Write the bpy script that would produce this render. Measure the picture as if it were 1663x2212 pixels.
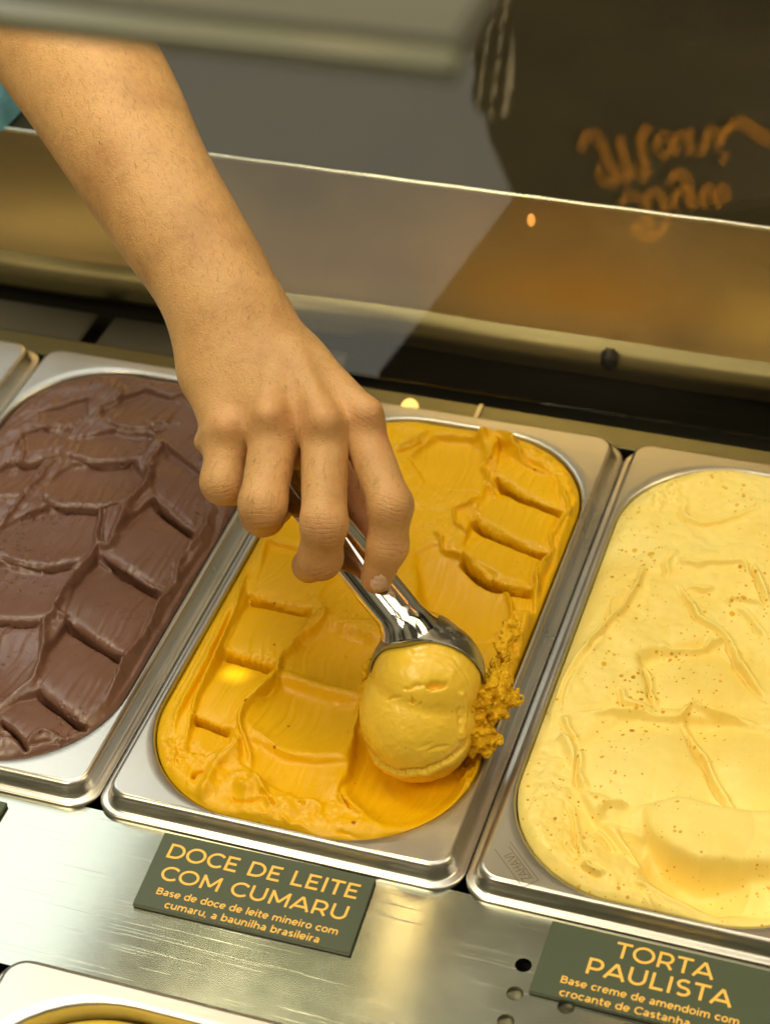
import bpy, math, random
import numpy as np
random.seed(7)
rng = np.random.default_rng(7)
for o in list(bpy.data.objects):
    bpy.data.objects.remove(o, do_unlink=True)
SC = bpy.context.scene
COL = SC.collection

# ------------------------------------------------------------------ camera
CAM = np.array([.3637, -.5467, .7162])
EUL = (.8642, .0512, .3205)
def rotm(a, b, c):
    ca, sa, cb, sb, cc, sc = math.cos(a), math.sin(a), math.cos(b), math.sin(b), math.cos(c), math.sin(c)
    return (np.array([[cc, -sc, 0], [sc, cc, 0], [0, 0, 1]]) @ np.array([[cb, 0, sb], [0, 1, 0], [-sb, 0, cb]])
            @ np.array([[1, 0, 0], [0, ca, -sa], [0, sa, ca]]))
RM = rotm(*EUL)
FPX = 4449.6            # focal length in units of a 1663 x 2212 sheet of photo measurements
CX, CY = 831.5, 1106.2
cam = bpy.data.cameras.new('camera')
camo = bpy.data.objects.new('camera', cam); COL.objects.link(camo)
camo.location = CAM; camo.rotation_euler = EUL
cam.sensor_fit = 'VERTICAL'; cam.sensor_height = 36; cam.sensor_width = 27
cam.lens = 36 * FPX / 2212.1
cam.clip_end = 60; cam.clip_start = .02
cam.dof.use_dof = True; cam.dof.focus_distance = .955; cam.dof.aperture_fstop = 9; cam.dof.aperture_blades = 9
SC.camera = camo

def ray(x, y):
    return RM @ np.array([(x - CX) / FPX, -(y - CY) / FPX, -1.0])
def un(x, y, z):                       # measured picture point -> world point on the level z
    v = ray(x, y); return CAM + (z - CAM[2]) / v[2] * v
def uny(x, y, Y):
    v = ray(x, y); return CAM + (Y - CAM[1]) / v[1] * v
def dp(x, y, s):                       # measured point at distance s along the viewing axis
    return CAM + ray(x, y) * s
def to_cam(P):
    return (np.asarray(P) - CAM) @ RM
def to_world(Q):
    return np.asarray(Q) @ RM.T + CAM

# ------------------------------------------------------------------ world, lights
W = bpy.data.worlds.new('World'); SC.world = W; W.use_nodes = True
bg = W.node_tree.nodes['Background']
bg.inputs[1].default_value = .24
_nt = W.node_tree; _tc = _nt.nodes.new('ShaderNodeTexCoord'); _nz = _nt.nodes.new('ShaderNodeTexNoise'); _nz.inputs['Scale'].default_value = 2.2; _nz.inputs['Detail'].default_value = 3
_rp = _nt.nodes.new('ShaderNodeValToRGB'); _e = _rp.color_ramp.elements       # dim, patchy shop interior all around
_e[0].position = .38; _e[0].color = (.05, .045, .02, 1); _e[1].position = .66; _e[1].color = (1.0, .85, .52, 1)
_nt.links.new(_tc.outputs['Generated'], _nz.inputs['Vector']); _nt.links.new(_nz.outputs[0], _rp.inputs[0]); _nt.links.new(_rp.outputs[0], bg.inputs[0])
SC.view_settings.view_transform = 'Standard'; SC.view_settings.look = 'None'
SC.view_settings.exposure = .17; SC.view_settings.gamma = 1
SC.render.engine = 'CYCLES'
SC.cycles.use_denoising = True
SC.cycles.max_bounces = 10; SC.cycles.transparent_max_bounces = 12
SC.cycles.sample_clamp_indirect = 4; SC.cycles.blur_glossy = .5
SC.cycles.caustics_reflective = False

def area(name, loc, target, sx, sy, rad, col, spread=180):
    l = bpy.data.lights.new(name, 'AREA'); l.shape = 'RECTANGLE'; l.size = sx; l.size_y = sy
    l.energy = rad * math.pi * sx * sy; l.color = col; l.spread = math.radians(spread)
    o = bpy.data.objects.new(name, l); COL.objects.link(o); o.location = loc
    from mathutils import Vector
    o.rotation_euler = (Vector(target) - Vector(loc)).to_track_quat('-Z', 'Y').to_euler()
    return o
def point(name, loc, rad, watts, col, target=None, cone=60, blend=.4):
    from mathutils import Vector
    l = bpy.data.lights.new(name, 'SPOT' if target is not None else 'POINT'); l.energy = watts; l.color = col; l.shadow_soft_size = rad
    o = bpy.data.objects.new(name, l); COL.objects.link(o); o.location = loc
    if target is not None:
        l.spot_size = math.radians(cone); l.spot_blend = blend
        o.rotation_euler = (Vector(target) - Vector(loc)).to_track_quat('-Z', 'Y').to_euler()
    return o
# soft ceiling panel above the customer side, cool panel above the server side, warm spot lamps
area('ceiling_panel_light', (.62, .0, 1.85), (.62, .0, 0), 1.9, 1.7, 1.5, (1, .93, .76))
area('back_panel_light', (-1.19, .95, 1.26), (-1.19, .95, 0), 1.25, .95, 2.0, (.93, 1, .97))
area('warm_side_light', (1.25, .15, 1.0), (.1, .1, 0), .5, .5, 5.0, (1, .74, .36))
area('warm_top_light', (-.36, .34, 1.5), (.1, .1, 0), .38, .38, 14, (1, .86, .56))
area('warm_back_light', (.62, .82, 1.45), (.1, .1, 0), .60, .60, 4.5, (1, .80, .46))
area('green_tint_light', (-.36, .87, 1.30), (.14, -.06, 0), .24, .5, .07, (.35, 1, .22))  # added unseen green light, tints the reflection in the counter strip
area('warm_front_light', (-.38, -.98, 1.45), (.1, .1, 0), .60, .60, 10.5, (1, .84, .54))
point('warm_spot_lamp', (-.191, .893, 1.20), .022, .36, (1, .68, .26), (.1, .1, 0), 70, .5)

_p = un(508, 1455, .011)
point('added_highlight_spot', tuple(_p + np.array([-.18, .10, .68])), .004, 24, (1, .98, .90), tuple(_p), 1.3, 1.0)  # added beam, its pool of light replaces a lamp reflection in the glass
# ------------------------------------------------------------------ materials
def mat(name):
    m = bpy.data.materials.new(name); m.use_nodes = True
    nt = m.node_tree; b = nt.nodes['Principled BSDF']
    return m, nt, b
def N(nt, t, **kw):
    n = nt.nodes.new(t)
    for k, v in kw.items():
        if k.startswith('i_'):
            n.inputs[k[2:].replace('_', ' ')].default_value = v
        else:
            setattr(n, k, v)
    return n
def L(nt, a, b): nt.links.new(a, b)
def noise(nt, scale, detail=4, rough=.6, vec=None, dist=0):
    n = N(nt, 'ShaderNodeTexNoise'); n.inputs['Scale'].default_value = scale
    n.inputs['Detail'].default_value = detail; n.inputs['Roughness'].default_value = rough; n.inputs['Distortion'].default_value = dist
    if vec is not None: L(nt, vec, n.inputs['Vector'])
    return n
def ramp(nt, fac, stops):
    r = N(nt, 'ShaderNodeValToRGB'); e = r.color_ramp.elements
    e[0].position = stops[0][0]; e[0].color = stops[0][1] + (1,) if len(stops[0][1]) == 3 else stops[0][1]
    e[1].position = stops[-1][0]; e[1].color = stops[-1][1] + (1,)
    for p, c in stops[1:-1]:
        k = e.new(p); k.color = c + (1,)
    L(nt, fac, r.inputs[0]); return r
def g3(v): return (v, v, v)
def mapping(nt, scale, rot=(0, 0, 0), coord='Object'):
    tc = N(nt, 'ShaderNodeTexCoord'); mp = N(nt, 'ShaderNodeMapping')
    mp.inputs['Scale'].default_value = scale; mp.inputs['Rotation'].default_value = rot
    L(nt, tc.outputs[coord], mp.inputs['Vector']); return mp.outputs[0]
def bump(nt, b, h, strength=.3, dist=.001, prev=None):
    bp = N(nt, 'ShaderNodeBump'); bp.inputs['Strength'].default_value = strength; bp.inputs['Distance'].default_value = dist
    L(nt, h, bp.inputs['Height'])
    if prev is not None: L(nt, prev, bp.inputs['Normal'])
    if b is not None: L(nt, bp.outputs[0], b.inputs['Normal'])
    return bp.outputs[0]

def steel(name, base=(.62, .60, .55), rough=.27, grain=(40, 900, 40), gb=.12, scratches=.0, aniso=0.0, var=.10, rot=(0, 0, 0)):
    m, nt, b = mat(name)
    b.inputs['Metallic'].default_value = 1
    v = mapping(nt, grain, rot)
    n1 = noise(nt, 1, 3, .6, v)
    n2 = noise(nt, 14, 4, .6, mapping(nt, (1, 1, 1)))
    r = ramp(nt, n2.outputs[0], [(.1, g3(max(.02, rough - var))), (.9, g3(rough + var))])
    L(nt, r.outputs[0], b.inputs['Roughness'])
    c = ramp(nt, n2.outputs[0], [(.1, tuple(x * .86 for x in base)), (.9, tuple(min(1, x * 1.10) for x in base))])
    L(nt, c.outputs[0], b.inputs['Base Color'])
    b.inputs['Anisotropic'].default_value = aniso
    if aniso:
        t = N(nt, 'ShaderNodeTangent'); t.direction_type = 'RADIAL'; t.axis = 'Z'
        cx = N(nt, 'ShaderNodeCombineXYZ'); cx.inputs[1].default_value = 1
        L(nt, cx.outputs[0], b.inputs['Tangent'])
    h = bump(nt, b, n1.outputs[0], gb, .0004)
    if scratches:
        # fine random scratches in several directions
        last = h
        for k, (ang, sc, th) in enumerate([(.35, 70, .745), (-.5, 55, .75), (1.1, 80, .76), (.05, 110, .72), (2.2, 60, .755)]):
            vv = mapping(nt, (sc * .12, sc * 9, 1), (0, 0, ang))
            nn = noise(nt, 1, 1.5, .5, vv, .2)
            rr = ramp(nt, nn.outputs[0], [(th - .05, (0, 0, 0)), (th, (1, 1, 1))])
            last = bump(nt, None, rr.outputs[0], scratches, .0005, last)
        L(nt, last, b.inputs['Normal'])
    return m
M = {}
M['pan_steel'] = steel('pan_steel', (.62, .60, .55), .31, (60, 500, 60), .08)
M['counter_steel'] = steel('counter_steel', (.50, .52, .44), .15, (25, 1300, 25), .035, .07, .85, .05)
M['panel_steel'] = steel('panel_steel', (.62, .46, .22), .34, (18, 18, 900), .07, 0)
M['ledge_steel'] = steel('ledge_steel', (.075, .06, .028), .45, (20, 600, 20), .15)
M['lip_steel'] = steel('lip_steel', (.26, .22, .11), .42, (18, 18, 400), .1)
M['edge_steel'] = steel('edge_steel', (.62, .60, .50), .3, (30, 30, 30), .4)
M['chrome'] = steel('chrome', (.80, .78, .73), .09, (60, 60, 60), .0, 0, 0, .04)
M['shelf_grey'], nt, b = mat('shelf_grey')
b.inputs['Base Color'].default_value = (.20, .19, .15, 1); b.inputs['Roughness'].default_value = .85
n_ = noise(nt, 9, 3); c_ = ramp(nt, n_.outputs[0], [(.3, (.075, .075, .056)), (.7, (.092, .090, .068))]); L(nt, c_.outputs[0], b.inputs['Base Color'])
M['dark'], nt, b = mat('dark_gap')
b.inputs['Base Color'].default_value = (.018, .016, .010, 1); b.inputs['Roughness'].default_value = .6
n_ = noise(nt, 30, 3); c_ = ramp(nt, n_.outputs[0], [(.3, (.012, .011, .007)), (.7, (.028, .025, .015))]); L(nt, c_.outputs[0], b.inputs['Base Color'])
M['rubber'], nt, b = mat('black_rubber'); b.inputs['Base Color'].default_value = (.01, .01, .008, 1); b.inputs['Roughness'].default_value = .5
M['hole_dark'] = M['rubber']

def gelato(name, stops, nscale, rough, sss, srad, bumps, pits=0, speck=None, coat=.07):
    m, nt, b = mat(name)
    tc = mapping(nt, (1, 1, 1))
    n = noise(nt, nscale, 6, .62, tc, .6)
    c = ramp(nt, n.outputs[0], stops)
    col = c.outputs[0]
    if speck:
        for sc, thr, colr in speck:
            vo = N(nt, 'ShaderNodeTexVoronoi'); vo.inputs['Scale'].default_value = sc; vo.inputs['Randomness'].default_value = 1
            L(nt, tc, vo.inputs['Vector'])
            wn = noise(nt, sc * 2.2, 2, .5, tc)
            ad = N(nt, 'ShaderNodeMath', operation='MULTIPLY_ADD'); ad.inputs[1].default_value = .22
            L(nt, wn.outputs[0], ad.inputs[0]); L(nt, vo.outputs['Distance'], ad.inputs[2])
            # only some of the cells carry a speck
            sp = N(nt, 'ShaderNodeSeparateColor'); L(nt, vo.outputs['Color'], sp.inputs[0])
            k0 = N(nt, 'ShaderNodeMath', operation='MULTIPLY'); L(nt, sp.outputs[0], k0.inputs[0]); L(nt, sp.outputs[1], k0.inputs[1])
            cn = noise(nt, 24, 2, .5, tc); cr = ramp(nt, cn.outputs[0], [(.35, (.25, .25, .25)), (.62, (1.25, 1.25, 1.25))])
            k = N(nt, 'ShaderNodeMath', operation='MULTIPLY'); L(nt, k0.outputs[0], k.inputs[0]); L(nt, cr.outputs[0], k.inputs[1])
            th = N(nt, 'ShaderNodeMath', operation='MULTIPLY_ADD'); th.inputs[1].default_value = thr; th.inputs[2].default_value = .11; L(nt, k.outputs[0], th.inputs[0])
            su = N(nt, 'ShaderNodeMath', operation='SUBTRACT'); L(nt, th.outputs[0], su.inputs[0]); L(nt, ad.outputs[0], su.inputs[1])
            rr = ramp(nt, su.outputs[0], [(0.0, (0, 0, 0)), (.05, (1, 1, 1))])
            mx = N(nt, 'ShaderNodeMix', data_type='RGBA'); L(nt, rr.outputs[0], mx.inputs['Factor'])
            L(nt, col, mx.inputs['A']); mx.inputs['B'].default_value = colr + (1,)
            col = mx.outputs['Result']
    L(nt, col, b.inputs['Base Color'])
    b.inputs['Subsurface Weight'].default_value = sss
    b.inputs['Subsurface Radius'].default_value = srad; b.inputs['Subsurface Scale'].default_value = .004
    b.inputs['Specular IOR Level'].default_value = .5 if coat > .2 else .36; b.inputs['Coat Weight'].default_value = coat; b.inputs['Coat Roughness'].default_value = .34
    rn = noise(nt, 45, 4, .7, tc)
    rr = ramp(nt, rn.outputs[0], [(.35, g3(rough - .1)), (.7, g3(rough + .14))]); L(nt, rr.outputs[0], b.inputs['Roughness'])
    h = None
    for sc, st in bumps:
        nn = noise(nt, sc, 4, .65, tc)
        h = bump(nt, None, nn.outputs[0], st, .0012, h)
    if pits:
        vo = N(nt, 'ShaderNodeTexVoronoi'); vo.inputs['Scale'].default_value = 260; L(nt, tc, vo.inputs['Vector'])
        msk = noise(nt, 22, 2, .5, tc)
        rm = ramp(nt, msk.outputs[0], [(.52, (0, 0, 0)), (.64, (1, 1, 1))])
        rp = ramp(nt, vo.outputs['Distance'], [(.12, (1, 1, 1)), (.3, (0, 0, 0))])
        mu = N(nt, 'ShaderNodeMath', operation='MULTIPLY'); L(nt, rm.outputs[0], mu.inputs[0]); L(nt, rp.outputs[0], mu.inputs[1])
        bp = N(nt, 'ShaderNodeBump', invert=True); bp.inputs['Strength'].default_value = pits; bp.inputs['Distance'].default_value = .001
        L(nt, mu.outputs[0], bp.inputs['Height']); L(nt, h, bp.inputs['Normal']); h = bp.outputs[0]
    L(nt, h, b.inputs['Normal'])
    return m
M['caramel'] = gelato('caramel_gelato', [(.25, (.72, .39, .0008)), (.5, (.80, .455, .0010)), (.8, (.86, .52, .0016))], 9, .40, .04, (1, .5, .1),
                      [(60, .10), (420, .10), (1100, .10)], .30, [(95, .16, (.30, .10, .01))])
M['caramel_ball'] = gelato('pale_caramel_gelato', [(.25, (.86, .56, .035)), (.5, (.92, .62, .05)), (.8, (.95, .69, .08))], 14, .32, .08, (1, .6, .15),
                      [(60, .12), (400, .08), (1300, .05)], .1, [(120, .12, (.35, .13, .02))], .3)
M['crumb'] = gelato('torn_caramel_gelato', [(.3, (.74, .40, .002)), (.5, (.86, .50, .003)), (.8, (.92, .60, .01))], 120, .6, .15, (1, .5, .1),
                      [(250, .9), (700, .9)], .8)
M['chocolate'] = gelato('chocolate_gelato', [(.25, (.125, .056, .036)), (.5, (.16, .075, .049)), (.8, (.21, .105, .070))], 8, .34, .05, (1, .5, .3),
                      [(60, .08), (300, .06), (1100, .10)], .9, None, .42)
M['cream'] = gelato('peanut_cream_gelato', [(.25, (.87, .64, .13)), (.5, (.92, .75, .23)), (.8, (.95, .82, .33))], 11, .42, .25, (1, .7, .3),
                      [(45, .14), (400, .06), (1300, .04)], .08,
                      [(230, .36, (.74, .44, .02)), (420, .44, (.66, .36, .02)), (150, .20, (.50, .24, .02)), (90, .10, (.42, .20, .02))])
M['pale'] = gelato('vanilla_gelato', [(.25, (.80, .70, .42)), (.8, (.86, .78, .52))], 10, .42, .2, (1, .8, .5), [(45, .16), (280, .2)], .1)
M['mustard'] = gelato('mustard_gelato', [(.25, (.82, .56, .05)), (.8, (.90, .66, .09))], 10, .42, .2, (1, .8, .5), [(45, .16), (280, .2)], .1)

# ------------------------------------------------------------------ object helpers
def mesh_obj(name, V, F, material, parent=None, smooth=True, normals=None):
    me = bpy.data.meshes.new(name)
    V = np.asarray(V, dtype=np.float32)
    if isinstance(F, np.ndarray):
        k = F.shape[1]
        me.vertices.add(len(V)); me.vertices.foreach_set('co', V.ravel())
        me.loops.add(F.size); me.loops.foreach_set('vertex_index', F.astype(np.int32).ravel())
        me.polygons.add(len(F)); me.polygons.foreach_set('loop_start', np.arange(0, F.size, k, dtype=np.int32))
        me.update(calc_edges=True)
    else:
        me.from_pydata([tuple(map(float, v)) for v in V], [], [tuple(map(int, f)) for f in F]); me.update()
    if smooth: me.polygons.foreach_set('use_smooth', np.ones(len(me.polygons), dtype=bool))
    me.materials.append(material)
    if normals is not None:
        me.normals_split_custom_set_from_vertices(np.asarray(normals, dtype=np.float32))
    o = bpy.data.objects.new(name, me); COL.objects.link(o)
    if parent is not None:
        o.parent = parent; o.matrix_parent_inverse = parent.matrix_world.inverted() if False else o.matrix_parent_inverse
    return o
def thing(name, label, cat, group=None):
    o = bpy.data.objects.new(name, None); COL.objects.link(o); o.empty_display_size = .02
    o['label'] = label; o['category'] = cat
    if group: o['group'] = group
    return o
def tag(o, label, cat, group=None):
    o['label'] = label; o['category'] = cat
    if group: o['group'] = group
    return o
def structure(o): o['kind'] = 'structure'; return o

def box_mesh(x0, x1, y0, y1, z0, z1, bev=0.0):
    import bmesh
    bm = bmesh.new(); bmesh.ops.create_cube(bm, size=1)
    for v in bm.verts:
        v.co = ((x0 + x1) / 2 + v.co.x * (x1 - x0), (y0 + y1) / 2 + v.co.y * (y1 - y0), (z0 + z1) / 2 + v.co.z * (z1 - z0))
    if bev: bmesh.ops.bevel(bm, geom=bm.edges[:], offset=bev, segments=3, affect='EDGES')
    V = [tuple(v.co) for v in bm.verts]; bm.verts.index_update(); F = [[v.index for v in f.verts] for f in bm.faces]
    bm.free(); return V, F
def box(name, material, x0, x1, y0, y1, z0, z1, bev=0, parent=None, smooth=False):
    V, F = box_mesh(x0, x1, y0, y1, z0, z1, bev)
    return mesh_obj(name, V, F, material, parent, smooth)

# ------------------------------------------------------------------ counter strip with drilled holes
def holed_sheet(name, x0, x1, y0, y1, z, holes, material, thick=.0025):
    """a steel sheet with real round holes: bmesh fill between outline and hole rings, plus hole walls"""
    import bmesh
    bm = bmesh.new()
    def ring(pts, zz):
        vs = [bm.verts.new((p[0], p[1], zz)) for p in pts]
        es = [bm.edges.new((vs[i], vs[(i + 1) % len(vs)])) for i in range(len(vs))]
        return vs, es
    out = [(x0, y0), (x1, y0), (x1, y1), (x0, y1)]
    E = []; _, e = ring(out, z); E += e
    for (hx, hy, r) in holes:
        pts = [(hx + r * math.cos(a), hy + r * math.sin(a)) for a in np.linspace(0, 2 * math.pi, 40, endpoint=False)]
        v1, e = ring(pts, z); E += e
        v2 = [bm.verts.new((v.co.x, v.co.y, z - thick)) for v in v1]
        for i in range(40):
            bm.faces.new((v1[i], v1[(i + 1) % 40], v2[(i + 1) % 40], v2[i]))
    bmesh.ops.triangle_fill(bm, use_beauty=True, edges=E, normal=(0, 0, 1))
    me = bpy.data.meshes.new(name); bm.to_mesh(me); bm.free(); me.materials.append(material)
    o = bpy.data.objects.new(name, me); COL.objects.link(o)
    return o
PIT, LEN, STRIP = .177, .325, -.0838
ZC = -.001
holes = [(.2142, -.0263, .0036), (.2147, -.0413, .0036), (.2148, -.0558, .0036), (.2369, -.0419, .0036), (.2369, -.0563, .0036), (.2369, -.0263, .0036),
         (.2148, -.0700, .0036), (.2369, -.0700, .0036)]
structure(holed_sheet('counter_surface', -.42, .62, STRIP - .004, .004, ZC, holes, M['counter_steel']))
structure(box('counter_base', M['dark'], -.45, .65, -.42, .398, -.20, -.085))
cup = steel('cup_steel', (.16, .155, .11), .5)
for i, (hx, hy, r) in enumerate(holes):
    if i == 0:
        # a shallow dark socket under the open hole
        dep, mt = .014, M['rubber']
    else:
        dep, mt = .0032, cup
    prof = [(r + .0006, ZC - .0026), (r + .0002, ZC - dep), (r * .6, ZC - dep - .0006), (.00001, ZC - dep - .0008)]
    V, F = [], []
    for rr, zz in prof:
        for a in np.linspace(0, 2 * math.pi, 24, endpoint=False): V.append((hx + rr * math.cos(a), hy + rr * math.sin(a), zz))
    for k in range(len(prof) - 1):
        for j in range(24): F.append((k * 24 + j, k * 24 + (j + 1) % 24, (k + 1) * 24 + (j + 1) % 24, (k + 1) * 24 + j))
    structure(mesh_obj('counter_socket', V, F, mt))

# ------------------------------------------------------------------ pans
def rrect(x0, x1, y0, y1, r, nc=12, ns=24, nl=48):
    """rounded rectangle as a closed list with a fixed number of points"""
    P = []
    cs = [(x1 - r, y0 + r, -90), (x1 - r, y1 - r, 0), (x0 + r, y1 - r, 90), (x0 + r, y0 + r, 180)]
    sides = [nl, ns, nl, ns]
    for k in range(4):
        cx, cy, a0 = cs[k]
        arc = [(cx + r * math.cos(math.radians(a0 + 90 * i / nc)), cy + r * math.sin(math.radians(a0 + 90 * i / nc))) for i in range(nc + 1)]
        P += arc
        nx = cs[(k + 1) % 4]; a1 = math.radians(nx[2])
        q = (nx[0] + r * math.cos(a1), nx[1] + r * math.sin(a1)); p = arc[-1]
        for i in range(1, sides[k]): t = i / sides[k]; P.append((p[0] + (q[0] - p[0]) * t, p[1] + (q[1] - p[1]) * t))
    return P
def loft(rings, close=False):
    n = len(rings[0]); V = [v for r in rings for v in r]; F = []
    for k in range(len(rings) - 1):
        for j in range(n):
            F.append((k * n + j, k * n + (j + 1) % n, (k + 1) * n + (j + 1) % n, (k + 1) * n + j))
    if close: F.append(tuple(reversed(range((len(rings) - 1) * n, len(rings) * n)))[::-1])
    return V, F
def ringz(P, z): return [(p[0], p[1], z) for p in P]
def build_pan(ox, oy, name='gelato_pan'):
    t = bpy.data.objects.new(name, None); COL.objects.link(t); t.location = (ox, oy, 0)
    x0, x1, y0, y1 = .0004, PIT - .0004, .0006, LEN
    R = []
    prof = [(0, -.0012, .0135), (-.0002, .0004, .0137), (.0004, .0011, .0135), (.0012, .0014, .013), (.0026, .0014, .0125), (.0034, .0017, .0118), (.0040, .0026, .0112),
            (.0044, .0048, .0108), (.0049, .0072, .0104), (.0056, .0089, .0098), (.0066, .0098, .0092), (.0076, .0100, .0085)]
    for ins, z, r in prof:
        R.append(ringz(rrect(x0 + ins, x1 - ins, y0 + ins, y1 - ins, max(r, .004)), z))
    V, F = loft(R); rim_n = len(R)
    # flat land from the squarish shoulder to the round-cornered mouth, then down into the well
    ox0, ox1, oy0, oy1, ro = .0098, .1676, .0066, .3085, .060
    ox1 = PIT - .0094; oy0 = .0086; oy1 = LEN - .0158
    shoulder = R[-1]
    R2 = [shoulder]
    mouth = rrect(ox0 - .0012, ox1 + .0012, oy0 - .0012, oy1 + .0012, ro)
    for k in range(1, 5):
        f = k / 5; R2.append([(s[0] * (1 - f) + m_[0] * f, s[1] * (1 - f) + m_[1] * f, .0100) for s, m_ in zip(shoulder, mouth)])
    R2.append(ringz(mouth, .0100))
    for ins, z in [(.0007, .0097), (.0012, .0088), (.0015, .0070), (.0022, -.004), (.0040, -.030), (.0065, -.060), (.012, -.068), (.03, -.070)]:
        R2.append(ringz(rrect(ox0 - .0012 + ins, ox1 + .0012 - ins, oy0 - .0012 + ins, oy1 + .0012 - ins, ro - ins * .6), z))
    V2, F2 = loft(R2)
    n = len(R2[0]); F2.append(tuple(range((len(R2) - 1) * n, len(R2) * n)))
    a = mesh_obj('rim', V, F, M['pan_steel'], t)
    b = mesh_obj('well', V2, F2, M['pan_steel'], t)
    return t
def label_thing(o, label, cat, group):
    o['label'] = label; o['category'] = cat; o['group'] = group
pan0 = build_pan(0, 0)
def copy_tree(o, loc):
    c = o.copy(); COL.objects.link(c); c.location = loc
    for ch in list(o.children):
        d = ch.copy(); COL.objects.link(d); d.parent = c
    return c
GP = 'steel gelato pans set in the counter'
label_thing(pan0, 'steel pan holding the deep yellow caramel gelato, under the scoop', 'pan', GP)
pans = {}
for k, lab in [(-1, 'steel pan holding the dark chocolate gelato, left of the caramel one'), (1, 'steel pan holding the pale speckled peanut cream gelato at the right'),
               (-2, 'steel pan holding white gelato, cut off at the left edge behind the chocolate')]:
    c = copy_tree(pan0, (k * PIT, 0, 0)); label_thing(c, lab, 'pan', GP); pans[k] = c
c = copy_tree(pan0, (0, STRIP - LEN, 0)); label_thing(c, 'steel pan in the near row holding mustard gelato, at the bottom left corner', 'pan', GP)
c = copy_tree(pan0, (-PIT, STRIP - LEN, 0)); label_thing(c, 'steel pan in the near row, only its corner in view at the lower left edge', 'pan', GP)

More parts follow.
